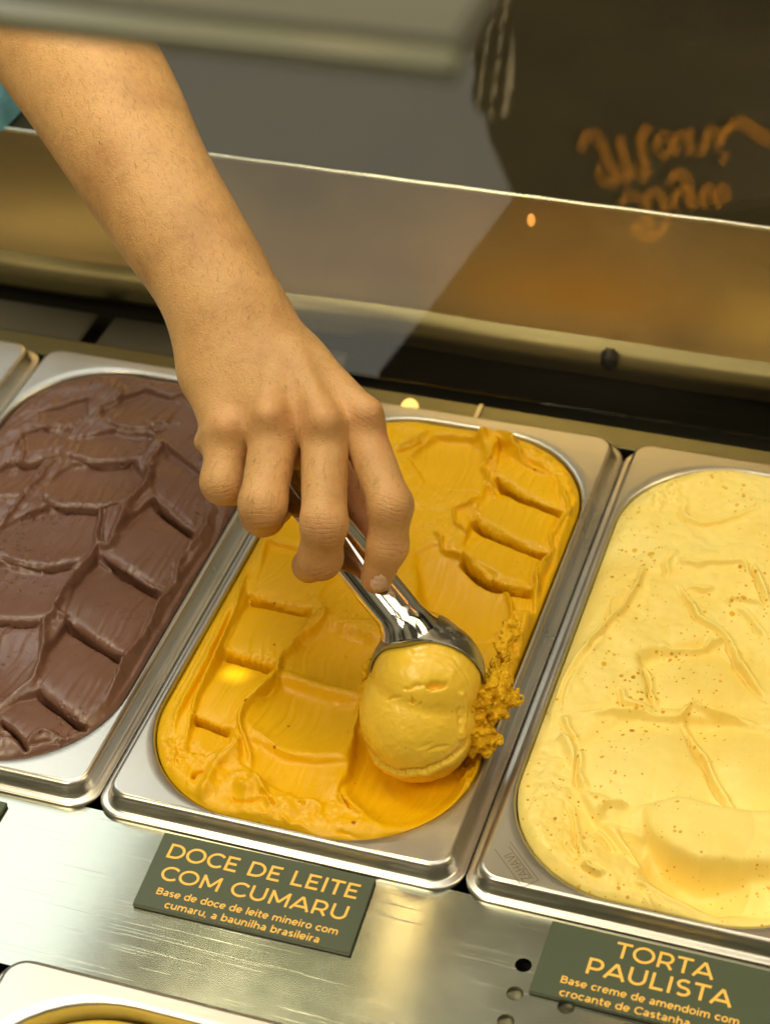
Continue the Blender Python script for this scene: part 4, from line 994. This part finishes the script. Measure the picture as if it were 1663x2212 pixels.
# glyph: advance width, list of strokes (centre lines) in units where a capital is 1 high and the stem is S wide
S = .155
h_ = S / 2
def O(w): return [arc(w / 2 + .05, .5, w / 2 - h_ + .0, .5 - h_ + .02, 0, 360, 36)]
UP = {
 'A': (.98, [[(.05, 0), (.49, .95)], [(.93, 0), (.49, .95)], [(.2, .27), (.78, .27)]]),
 'B': (.86, [[(.16, 0), (.16, 1)], [(.1, 1 - h_), (.48, 1 - h_)] + arc(.48, .735, .21, .19, 90, -90)[1:] + [(.1, .545)], [(.1, .54), (.52, .54)] + arc(.52, .31, .23, .235, 90, -90)[1:] + [(.1, h_)]]),
 'C': (.92, [arc(.54, .5, .43, .44, 42, 318, 28)]),
 'D': (1.0, [[(.16, 0), (.16, 1)], [(.1, 1 - h_), (.45, 1 - h_)] + arc(.45, .5, .44, .5 - h_, 90, -90, 22)[1:] + [(.1, h_)]]),
 'E': (.80, [[(.16, 0), (.16, 1)], [(.1, 1 - h_), (.72, 1 - h_)], [(.1, .51), (.64, .51)], [(.1, h_), (.73, h_)]]),
 'H': (1.0, [[(.16, 0), (.16, 1)], [(.84, 0), (.84, 1)], [(.1, .5), (.9, .5)]]),
 'I': (.36, [[(.18, 0), (.18, 1)]]),
 'L': (.74, [[(.16, 0), (.16, 1)], [(.1, h_), (.70, h_)]]),
 'M': (1.16, [[(.16, 0), (.16, .98)], [(1.0, 0), (1.0, .98)], [(.15, .94), (.58, .22)], [(1.01, .94), (.58, .22)]]),
 'O': (1.08, [arc(.54, .5, .45, .44, 0, 360, 40)]),
 'P': (.86, [[(.16, 0), (.16, 1)], [(.1, 1 - h_), (.48, 1 - h_)] + arc(.48, .64, .27, .28, 90, -90, 16)[1:] + [(.1, .36)]]),
 'R': (.90, [[(.16, 0), (.16, 1)], [(.1, 1 - h_), (.48, 1 - h_)] + arc(.48, .64, .27, .28, 90, -90, 16)[1:] + [(.1, .36)], [(.52, .36), (.78, 0)]]),
 'S': (.80, [arc(.40, .715, .265, .215, 40, 252, 18) + arc(.40, .285, .28, .215, 84, -138, 18)]),
 'T': (.78, [[(.39, 0), (.39, 1)], [(.02, 1 - h_), (.76, 1 - h_)]]),
 'U': (.98, [[(.15, 1), (.15, .40)] + arc(.49, .40, .34, .335, 180, 360, 20)[1:] + [(.83, 1)]]),
 'V': (.94, [[(.05, 1), (.47, .03)], [(.89, 1), (.47, .03)]]),
 'Z': (.80, [[(.08, 1 - h_), (.72, 1 - h_)], [(.66, .95), (.14, .05)], [(.08, h_), (.74, h_)]]),
}
xh = .74; xr = xh / 2
LOWS = {
 'a': (.70, [[(.56, 0), (.56, .42)] + arc(.33, .43, .23, .235, 0, 140, 12)[1:], arc(.33, .205, .21, .14, 0, 360, 20)]),
 'b': (.80, [[(.14, 0), (.14, 1.06)], arc(.42, xr, .28, xr - h_ + .02, 0, 360, 26)]),
 'c': (.68, [arc(.38, xr, .28, xr - h_ + .02, 45, 315, 20)]),
 'd': (.80, [[(.66, 0), (.66, 1.06)], arc(.38, xr, .28, xr - h_ + .02, 0, 360, 26)]),
 'e': (.74, [arc(.37, xr, .28, xr - h_ + .02, 0, 318, 24), [(.10, xr - .01), (.64, xr - .01)]]),
 'h': (.78, [[(.14, 0), (.14, 1.06)], arc(.39, .40, .25, .265, 170, 0, 14) + [(.64, 0)]]),
 'i': (.30, [[(.15, 0), (.15, xh)], [(.15, .90), (.15, 1.05)]]),
 'l': (.30, [[(.15, 0), (.15, 1.06)]]),
 'm': (1.20, [[(.14, 0), (.14, xh)], arc(.37, .41, .23, .255, 170, 0, 12) + [(.60, 0)], arc(.83, .41, .23, .255, 175, 0, 12) + [(1.06, 0)]]),
 'n': (.78, [[(.14, 0), (.14, xh)], arc(.39, .40, .25, .265, 170, 0, 14) + [(.64, 0)]]),
 'o': (.76, [arc(.38, xr, .28, xr - h_ + .02, 0, 360, 26)]),
 'r': (.50, [[(.14, 0), (.14, xh)], arc(.42, .38, .28, .29, 168, 92, 8)]),
 's': (.62, [arc(.31, .535, .19, .135, 35, 250, 12) + arc(.31, .205, .20, .135, 80, -140, 12)]),
 't': (.52, [[(.20, .95), (.20, .22)] + arc(.37, .22, .17, .155, 180, 300, 8)[1:], [(.04, .66), (.46, .66)]]),
 'u': (.78, [[(.13, xh), (.13, .32)] + arc(.38, .32, .25, .25, 180, 350, 14)[1:], [(.64, 0), (.64, xh)]]),
 ',': (.28, [[(.15, .12), (.08, -.14)]]),
}
GL = {**UP, **LOWS}
def stroke_quads(pts, w, V, F, z, xf):
    pts = [np.array(p, float) for p in pts]
    closed = np.linalg.norm(pts[0] - pts[-1]) < 1e-6
    n = len(pts); L_, R_ = [], []
    for i in range(n):
        if closed: a, b_ = pts[(i - 1) if i > 0 else n - 2], pts[(i + 1) if i < n - 1 else 1]
        else: a, b_ = pts[max(i - 1, 0)], pts[min(i + 1, n - 1)]
        t1 = pts[i] - a; t2 = b_ - pts[i]
        t1 = t1 / (np.linalg.norm(t1) + 1e-9) if np.linalg.norm(t1) > 1e-9 else t2 / (np.linalg.norm(t2) + 1e-9)
        t2 = t2 / (np.linalg.norm(t2) + 1e-9) if np.linalg.norm(t2) > 1e-9 else t1
        t = t1 + t2; t /= np.linalg.norm(t) + 1e-9; nn = np.array([-t[1], t[0]]); m = w / 2 / max(.4, nn @ np.array([-t1[1], t1[0]]))
        L_.append(pts[i] + nn * m); R_.append(pts[i] - nn * m)
    k = len(V)
    for p in L_ + R_: V.append(xf(p[0], p[1], z))
    for i in range(n - 1): F.append((k + n + i, k + n + i + 1, k + i + 1, k + i))
def text_width(s, track=.0):
    return sum((.42 if ch == ' ' else GL[ch][0] + track) for ch in s)
def lay_text(s, x, y, cap, width, V, F, xf, sw=S, track=.03):
    """one line starting at x with baseline y; letters scaled to cap height, spaced to fill width"""
    tw = text_width(s, track); kx = width / tw
    cx = x; z = 0
    for ch in s:
        if ch == ' ': cx += .42 * kx; continue
        adv, strokes = GL[ch]
        for j, st in enumerate(strokes):
            z += 1
            stroke_quads([((cx + p[0] * kx) , y + p[1] * cap) for p in st], sw * cap, V, F, (z % 7) * .000012, xf)
        cx += (adv + track) * kx

ink, nt, b = mat('golden_print'); b.inputs['Base Color'].default_value = (.95, .55, .09, 1); b.inputs['Roughness'].default_value = .5
n_ = noise(nt, 300, 2); c_ = ramp(nt, n_.outputs[0], [(.3, (.90, .52, .08)), (.7, (.98, .60, .12))]); L(nt, c_.outputs[0], b.inputs['Base Color'])
card_m, nt, b = mat('olive_card'); b.inputs['Roughness'].default_value = .48
n_ = noise(nt, 350, 3, .7); c_ = ramp(nt, n_.outputs[0], [(.3, (.050, .070, .038)), (.7, (.070, .092, .050))]); L(nt, c_.outputs[0], b.inputs['Base Color'])
edge_m, nt, b = mat('worn_card_edge'); b.inputs['Base Color'].default_value = (.30, .30, .20, 1)
def card(x0, y0, w, hgt, skew, lines, label, rot=0.0):
    """corner (x0,y0) = top left; local x right, local y down the card"""
    t = thing('flavour_card', label, 'sign', 'olive flavour cards in front of the pans')
    t.location = (x0, y0, 0); t.rotation_euler = (0, 0, rot)
    zt = .0013
    c = box('card', card_m, 0, w, -hgt, 0, ZC + .0002, zt, .0003, t)
    for v in c.data.vertices: v.co.x += skew * (-v.co.y)
    # worn corner and chipped lower edge
    V, F = [], []
    for k in range(26):
        xx = w * (.28 + .012 * k + rng.uniform(-.004, .004)); ww = rng.uniform(.0006, .0022); hh = rng.uniform(.0001, .00045)
        n0 = len(V); V += [(xx + skew * hgt, -hgt + .0001, zt + .00008), (xx + ww + skew * hgt, -hgt + .0001, zt + .00008), (xx + ww * .6 + skew * hgt, -hgt + hh, zt + .00008)]; F.append((n0, n0 + 1, n0 + 2))
    for k in range(12):
        xx = rng.uniform(0, w); n0 = len(V); ww = rng.uniform(.0005, .003); V += [(xx, -.0001, zt + .00008), (xx + ww, -.0001, zt + .00008), (xx + ww * .5, -rng.uniform(.0001, .0004), zt + .00008)]; F.append((n0, n0 + 2, n0 + 1))
    mesh_obj('worn_edge', V, F, edge_m, t, False)['kind'] = 'stuff'
    for s, lx, ly, cap, wd, sw in lines:
        V, F = [], []
        lay_text(s, lx, ly, cap, wd, V, F, lambda a, b_, z: (a, b_, zt + .00006 + z), sw)
        o = mesh_obj('printed_line', V, F, ink, t, False); o['label'] = 'golden words "%s"' % s
    return t
card(.0384, -.0016, .1012, .0423, .045, [
    ('DOCE DE LEITE', .0052, -.0137, .0083, .0920, .155), ('COM CUMARU', .0073, -.0261, .0079, .0890, .155),
    ('Base de doce de leite mineiro com', .0094, -.0343, .0037, .0855, .17), ('cumaru, a baunilha brasileira', .0160, -.0405, .0037, .0725, .17)],
    'olive card reading DOCE DE LEITE COM CUMARU in front of the middle pan', rot=.010)
card(.2205, -.0016, .1012, .0384, .0, [
    ('TORTA', .0295, -.0114, .0083, .0430, .155), ('PAULISTA', .0195, -.0230, .0086, .0630, .155),
    ('Base creme de amendoim com', .0112, -.0306, .0037, .0760, .17), ('crocante de Castanha', .0125, -.0370, .0037, .0555, .17)],
    'olive card reading TORTA PAULISTA beside the row of small holes', rot=-.006)
card(-.1410, -.0052, .1012, .0423, .0, [], 'blank corner of an olive card at the left edge of the counter', rot=.0)

# maker's mark engraved on the corner of the right pan
eng, nt, b = mat('engraving'); b.inputs['Base Color'].default_value = (.16, .12, .06, 1); b.inputs['Roughness'].default_value = .5; b.inputs['Metallic'].default_value = .6
V, F = [], []
pA = np.array([.2108, .0111]); pB = np.array([.1931, .0285])           # long edge, read from upper left when turned
uL = (pB - pA); LL = np.linalg.norm(uL); uL /= LL; vL = np.array([-uL[1], uL[0]])
def exf(a, b_, z): p = pA + uL * a + vL * b_; return (p[0] - PIT, p[1], .01012 + z)
HH = .0080
for st in ([(0, 0), (LL, 0)], [(0, 0), (0, HH)], [(0, HH), (LL, HH)], [(.0018, .0017), (LL * .92, .0017)]):
    stroke_quads(st, .00022, V, F, .00001 * len(F), exf)
lay_text('ZAHAVI', .0022, .0022, .0042, LL * .70, V, F, exf, .06)
mesh_obj('engraving', V, F, eng, pans[1], False)

# ------------------------------------------------------------------ back of the display case
XL, XR = -.55, .75
structure(box('counter_back_strip', steel('dimmed_strip_steel', (.22, .21, .12), .38, (20, 700, 20), .08), XL, XR, LEN + .0008, .343, -.012, ZC, .0005))  # same steel as the counter, coloured darker to dim its reflection
tag(box('steel_bar', M['edge_steel'], .0866, .0892, .326, .3425, ZC + .0003, ZC + .0018, .0004), 'short pale steel bar lying on the strip behind the caramel pan', 'bar')
def glow_disc(name, label, c, nrm, rx_, rz_, col, power):
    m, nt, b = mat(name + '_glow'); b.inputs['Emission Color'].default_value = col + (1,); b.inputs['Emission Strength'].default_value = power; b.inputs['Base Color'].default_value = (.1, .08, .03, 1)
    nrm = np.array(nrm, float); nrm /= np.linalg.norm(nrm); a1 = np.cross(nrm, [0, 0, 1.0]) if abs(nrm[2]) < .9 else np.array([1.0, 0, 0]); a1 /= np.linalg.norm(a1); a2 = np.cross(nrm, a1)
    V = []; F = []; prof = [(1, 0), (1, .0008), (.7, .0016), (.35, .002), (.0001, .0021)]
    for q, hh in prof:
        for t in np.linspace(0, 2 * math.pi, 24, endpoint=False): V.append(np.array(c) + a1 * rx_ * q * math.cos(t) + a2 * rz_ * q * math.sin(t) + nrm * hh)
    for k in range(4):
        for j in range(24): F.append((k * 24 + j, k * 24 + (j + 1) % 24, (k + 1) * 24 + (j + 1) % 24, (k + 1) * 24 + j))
    return tag(mesh_obj(name, V, F, m), label, 'reflection')
glow_disc('yellow_reflection', 'round yellow lamp reflection behind the caramel pan, added as a glowing disc', un(885, 880, .0085), (.3, -.7, .65), .0050, .0050, (1, .60, .14), 1.5)  # emissive disc in place of a blurred lamp reflection
glow_disc('amber_reflection', 'tiny amber reflection on the steel back panel below its bright edge, added as a glowing disc', uny(1147, 475, .396), (0, -1, 0), .0022, .0040, (1, .42, .08), .9)  # emissive disc in place of an orange glint
# wall panel with a rolled lower lip and a bright rolled upper edge
YB = .400; ZT = .1060
lean = .0
prof = [(YB - .002, ZT), (YB - .0035, ZT - .002), (YB - .0035, .024), (YB - .005, .020), (YB - .009, .0175), (YB - .0125, .014), (YB - .0140, .007), (YB - .0135, .000), (YB - .011, -.0030), (YB + .002, -.0034)]
xs = np.linspace(XL, XR, 120)
V, F = [], []
for (yy, zz) in prof:
    for x in xs: V.append((x, yy + .0006 * math.sin(x * 31) * (zz < .05), zz + .0005 * math.sin(x * 47 + 1) * (zz < .05)))
for k in range(len(prof) - 1):
    for j in range(119): F.append((k * 120 + j, k * 120 + j + 1, (k + 1) * 120 + j + 1, (k + 1) * 120 + j))
bp_ = thing('back_panel', 'brushed steel back panel of the display case, golden at the right', 'panel')
mesh_obj('panel_sheet', V[:4 * 120], [f for f in F if max(f) < 4 * 120], M['panel_steel'], bp_)
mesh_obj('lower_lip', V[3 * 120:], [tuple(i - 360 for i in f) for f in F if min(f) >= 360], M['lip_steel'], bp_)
V, F = [], []
for a in np.linspace(0, 2 * math.pi, 12, endpoint=False):
    for x in xs: V.append((x, YB - .0030 + .0014 * math.cos(a), ZT + .0006 + .0014 * math.sin(a) + .00015 * math.sin(x * 130)))
for k in range(12):
    for j in range(119): F.append((k * 120 + j, k * 120 + j + 1, ((k + 1) % 12) * 120 + j + 1, ((k + 1) % 12) * 120 + j))
mesh_obj('rolled_edge', V, F, M['edge_steel'], bp_)
kx = uny(1315, 785, YB - .016); kz0 = uny(1315, 795, YB - .016)[2]; kz1 = uny(1315, 756, YB - .016)[2]
tag(box('rubber_stop', M['rubber'], kx[0] - .0045, kx[0] + .0045, YB - .020, YB - .012, kz0, kz1, .0020, None, True), 'small black rubber stop under the lip of the back panel', 'stop')
structure(box('back_ledge', M['ledge_steel'], XL, XR, YB - .0005, 1.25, ZT - .004, ZT - .0002))
structure(box('case_back_wall', M['dark'], XL, XR, YB + .0025, YB + .012, -.06, -.0040))
structure(box('case_floor', M['dark'], XL, XR, .343, YB + .01, -.045, -.040))
# trough plates at the left, coloured greyer to stand in for glass haze
tr_st = steel('hazed_trough_steel', (.16, .16, .135), .5, (20, 600, 20), .1)
for x in (0.0, -.165, -.335):
    structure(box('trough_floor', tr_st, x - .16, x - .006, .352, .383, -.012, -.009, .001))

# shelf above, close to the lens
P0 = dp(350, 62, .42)
sh = thing('top_shelf', 'grey top shelf of the display case with a pale glass edge', 'shelf')
sx1 = uny(975, 150, P0[1])[0]
box('shelf_board', M['shelf_grey'], -.5, sx1, P0[1] + .004, P0[1] + .06, P0[2] - .006, P0[2] + .002, .0015, sh)
gl_edge, nt, b = mat('glass_edge'); b.inputs['Base Color'].default_value = (.30, .32, .22, 1); b.inputs['Roughness'].default_value = .2
n_ = noise(nt, 20, 2); c_ = ramp(nt, n_.outputs[0], [(.3, (.11, .115, .08)), (.7, (.15, .155, .11))]); L(nt, c_.outputs[0], b.inputs['Base Color'])
box('glass_edge', gl_edge, -.5, sx1 + .0015, P0[1] - .0025, P0[1] + .0035, P0[2] - .004, P0[2] + .001, .001, sh)

# blue cloth at the far left on the ledge
cloth, nt, b = mat('blue_cloth'); b.inputs['Roughness'].default_value = .8
n_ = noise(nt, 60, 3); c_ = ramp(nt, n_.outputs[0], [(.3, (.05, .16, .22)), (.7, (.12, .32, .40))]); L(nt, c_.outputs[0], b.inputs['Base Color'])
c0 = un(-22, 148, .13)
f = Field(0, 0, 40, 40)
V = []; F = []
for i in range(28):
    for j in range(28):
        u, v = i / 27, j / 27; e = min(u, 1 - u, v, 1 - v)
        V.append((c0[0] - .05 + u * .07, c0[1] - .03 + v * .08, ZT + .001 + min(1, e * 6) * (.016 + .006 * math.sin(u * 14 + v * 5) + .004 * math.sin(v * 19 - u * 7))))
for i in range(27):
    for j in range(27): F.append((i * 28 + j, (i + 1) * 28 + j, (i + 1) * 28 + j + 1, i * 28 + j + 1))
tag(mesh_obj('blue_cloth', V, F, cloth), 'crumpled blue cloth on the ledge at the far left edge', 'cloth')

# ------------------------------------------------------------------ sloping glass pane and what it mirrors
rP = np.array([.30, -.20, .93]); rP /= np.linalg.norm(rP)
vP = ray(1100, 420); vP /= np.linalg.norm(vP)
nP = rP - vP; nP /= np.linalg.norm(nP)
Q0 = dp(1000, 600, 1.10)
def on_pane(x, y, off=0.0):
    v = ray(x, y); return CAM + v * (((Q0 - CAM) @ nP) / (v @ nP)) + nP * off
corners = [(560, 772), (1800, 965), (1800, -160), (150, -160)]
V = [on_pane(x, y, o_) for o_ in (0, -.006) for x, y in corners]
F = [(0, 1, 2, 3), (7, 6, 5, 4), (0, 4, 5, 1), (1, 5, 6, 2), (2, 6, 7, 3), (3, 7, 4, 0)]
print('pane z', [round(float(v[2]), 3) for v in V[:4]], [round(float(-to_cam(v)[2]), 3) for v in V[:4]])
gm = bpy.data.materials.new('pane_glass'); gm.use_nodes = True; nt = gm.node_tree
for n in list(nt.nodes): nt.nodes.remove(n)
out = N(nt, 'ShaderNodeOutputMaterial'); tr = N(nt, 'ShaderNodeBsdfTransparent'); gb_ = N(nt, 'ShaderNodeBsdfGlossy'); gb_.inputs['Roughness'].default_value = 0
tr.inputs[0].default_value = (.985, .99, .975, 1)
mx = N(nt, 'ShaderNodeMixShader'); mx.inputs[0].default_value = .029
L(nt, tr.outputs[0], mx.inputs[1]); L(nt, gb_.outputs[0], mx.inputs[2]); L(nt, mx.outputs[0], out.inputs[0])
tag(mesh_obj('glass_pane', V, F, gm, None, False), 'sloping clear glass pane behind the arm, mirroring a dark apron', 'glass pane')

def mirror_pt(x, y, tdist):            # where a thing must hang to be mirrored at this measured point
    v = ray(x, y); k = ((Q0 - CAM) @ nP) / (v @ nP); p = CAM + v * k
    v = v / np.linalg.norm(v); r = v - 2 * (v @ nP) * nP
    return p, r
pc, rc = mirror_pt(1400, 350, 1); nA = -rc        # cloth plane faces the pane
A0 = pc + rc * .38
def on_apron(x, y, off=0.0):
    p, r = mirror_pt(x, y, 1); k = ((A0 - p) @ nA) / (r @ nA); return p + r * k + nA * off
apron = thing('dark_apron', 'dark brown apron with orange script lettering, mirrored in the glass', 'apron')
ap_m, nt, b = mat('apron_cloth'); b.inputs['Roughness'].default_value = .85; b.inputs['Base Color'].default_value = (.02, .014, .006, 1)
n_ = noise(nt, 12, 3); c_ = ramp(nt, n_.outputs[0], [(.3, (.006, .004, .002)), (.7, (.014, .009, .004))]); L(nt, c_.outputs[0], b.inputs['Base Color'])
outl = [(1098, -40), (1098, 215), (1046, 232), (1060, 300), (1112, 420), (1050, 500), (930, 660), (820, 800), (800, 900), (820, 1000), (1740, 1050), (1740, -40)]
import bmesh
bm = bmesh.new(); fr_ = [bm.verts.new(on_apron(x, y)) for x, y in outl]; bk = [bm.verts.new(on_apron(x, y, -.02)) for x, y in outl]
bm.faces.new(fr_); bm.faces.new(bk[::-1])
for i in range(len(fr_)): j = (i + 1) % len(fr_); bm.faces.new((fr_[i], bk[i], bk[j], fr_[j]))
me = bpy.data.meshes.new('apron_cloth'); bm.to_mesh(me); bm.free(); me.materials.append(ap_m)
o = bpy.data.objects.new('apron_cloth', me); COL.objects.link(o); o.parent = apron
or_m, nt, b = mat('orange_embroidery'); b.inputs['Roughness'].default_value = .6
n_ = noise(nt, 500, 3, .8); c_ = ramp(nt, n_.outputs[0], [(.35, (.45, .17, .004)), (.65, (.90, .38, .01))]); L(nt, c_.outputs[0], b.inputs['Base Color'])
def CT(*p): return [((1400 + x * .3127) / 1.1545, (250 + y * .3127) / 1.1545) for x, y in p]
strokes = [  # script letters, measured stroke by stroke
 (CT((200, 370), (170, 310), (190, 260), (250, 250), (310, 290), (350, 370), (390, 480), (430, 570), (460, 640)), 62),
 (CT((460, 640), (380, 640), (320, 600), (295, 540), (320, 500)), 40), (CT((470, 280), (500, 400), (540, 520), (555, 620)), 60), (CT((440, 500), (490, 570), (545, 630)), 34),
 (CT((700, 230), (650, 230), (645, 330), (670, 450), (695, 600)), 62), (CT((560, 500), (620, 570), (690, 610)), 34), (CT((730, 230), (690, 215), (640, 230)), 36),
 (CT((870, 300), (820, 260), (770, 280), (770, 350), (820, 410), (870, 400), (890, 330), (870, 280)), 40), (CT((890, 260), (910, 340), (940, 410)), 50), (CT((890, 290), (950, 250), (1000, 270)), 38),
 (CT((1025, 220), (1030, 320), (1050, 400)), 54), (CT((1095, 370), (1150, 380), (1160, 300), (1170, 230), (1220, 230), (1260, 280), (1280, 370)), 46), (CT((1305, 410), (1310, 470)), 54),
 (CT((1290, 290), (1320, 220), (1400, 160), (1480, 170), (1560, 230), (1640, 280), (1760, 300)), 62),
 (CT((500, 830), (500, 760), (560, 735), (620, 760), (680, 780)), 44), (CT((690, 860), (690, 740), (750, 710), (820, 760), (830, 850), (790, 880)), 50), (CT((690, 860), (700, 950), (740, 1030)), 44),
 (CT((830, 880), (840, 980), (790, 1050), (700, 1070), (620, 1040), (590, 980), (640, 970)), 38),
 (CT((880, 630), (900, 580), (970, 570), (1020, 640), (1040, 760), (1055, 870)), 58), (CT((910, 880), (910, 780), (930, 710), (990, 700), (1030, 760)), 46), (CT((930, 880), (950, 970)), 34),
 (CT((1150, 870), (1130, 780), (1150, 690), (1200, 690), (1240, 780), (1255, 870)), 52), (CT((1240, 720), (1280, 680), (1320, 710), (1345, 790)), 44)]
V, F = [], []
for k, (pts, w) in enumerate(strokes):
    q = np.array(pts); fq = []
    for i in range(len(q) - 1):
        p0, p1, p2, p3 = q[max(i - 1, 0)], q[i], q[i + 1], q[min(i + 2, len(q) - 1)]
        for m_ in range(6):
            t = m_ / 6; fq.append(.5 * ((2 * p1) + (-p0 + p2) * t + (2 * p0 - 5 * p1 + 4 * p2 - p3) * t * t + (-p0 + 3 * p1 - 3 * p2 + p3) * t ** 3))
    fq.append(q[-1])
    stroke_quads(fq, w * .27, V, F, .0010 + k * .00004, lambda a, b_, z: on_apron(a, b_, z))
mesh_obj('script_lettering', V, F, or_m, apron, False)
# pale ruffled sleeve beside the apron
rf_m, nt, b = mat('pale_gauze'); b.inputs['Roughness'].default_value = .8
n_ = noise(nt, 1, 4, .7, mapping(nt, (400, 60, 60))); c_ = ramp(nt, n_.outputs[0], [(.35, (.30, .27, .20)), (.6, (.85, .80, .70))]); L(nt, c_.outputs[0], b.inputs['Base Color'])
V, F = [], []
nr, nc_ = 60, 24
for i in range(nr):
    y = -60 + 300 * i / (nr - 1)
    xl = 1018 + 10 * math.sin(y * .045 + 1) + (22 * max(0, (y - 150) / 90) ** 1.5)
    for j in range(nc_):
        x = xl + (1112 - xl) * j / (nc_ - 1)
        V.append(on_apron(x, y + 8 * math.sin(x * .06), .007 + .0022 * math.sin(x * .22 + y * .03) + .001 * math.sin(y * .13 + x * .05)))
for i in range(nr - 1):
    for j in range(nc_ - 1): F.append((i * nc_ + j, i * nc_ + j + 1, (i + 1) * nc_ + j + 1, (i + 1) * nc_ + j))
mesh_obj('ruffled_sleeve', V, F, rf_m, apron)
pt = on_apron(1400, 400); src = pt + nA * .26 + np.array([.50, .12, .0])
print('apron', pt, src)
point('apron_fill_spot', tuple(src), .02, 260, (1, .78, .45), tuple(pt), 40, .5)  # added spot, brightens the lettering so its mirror image shows
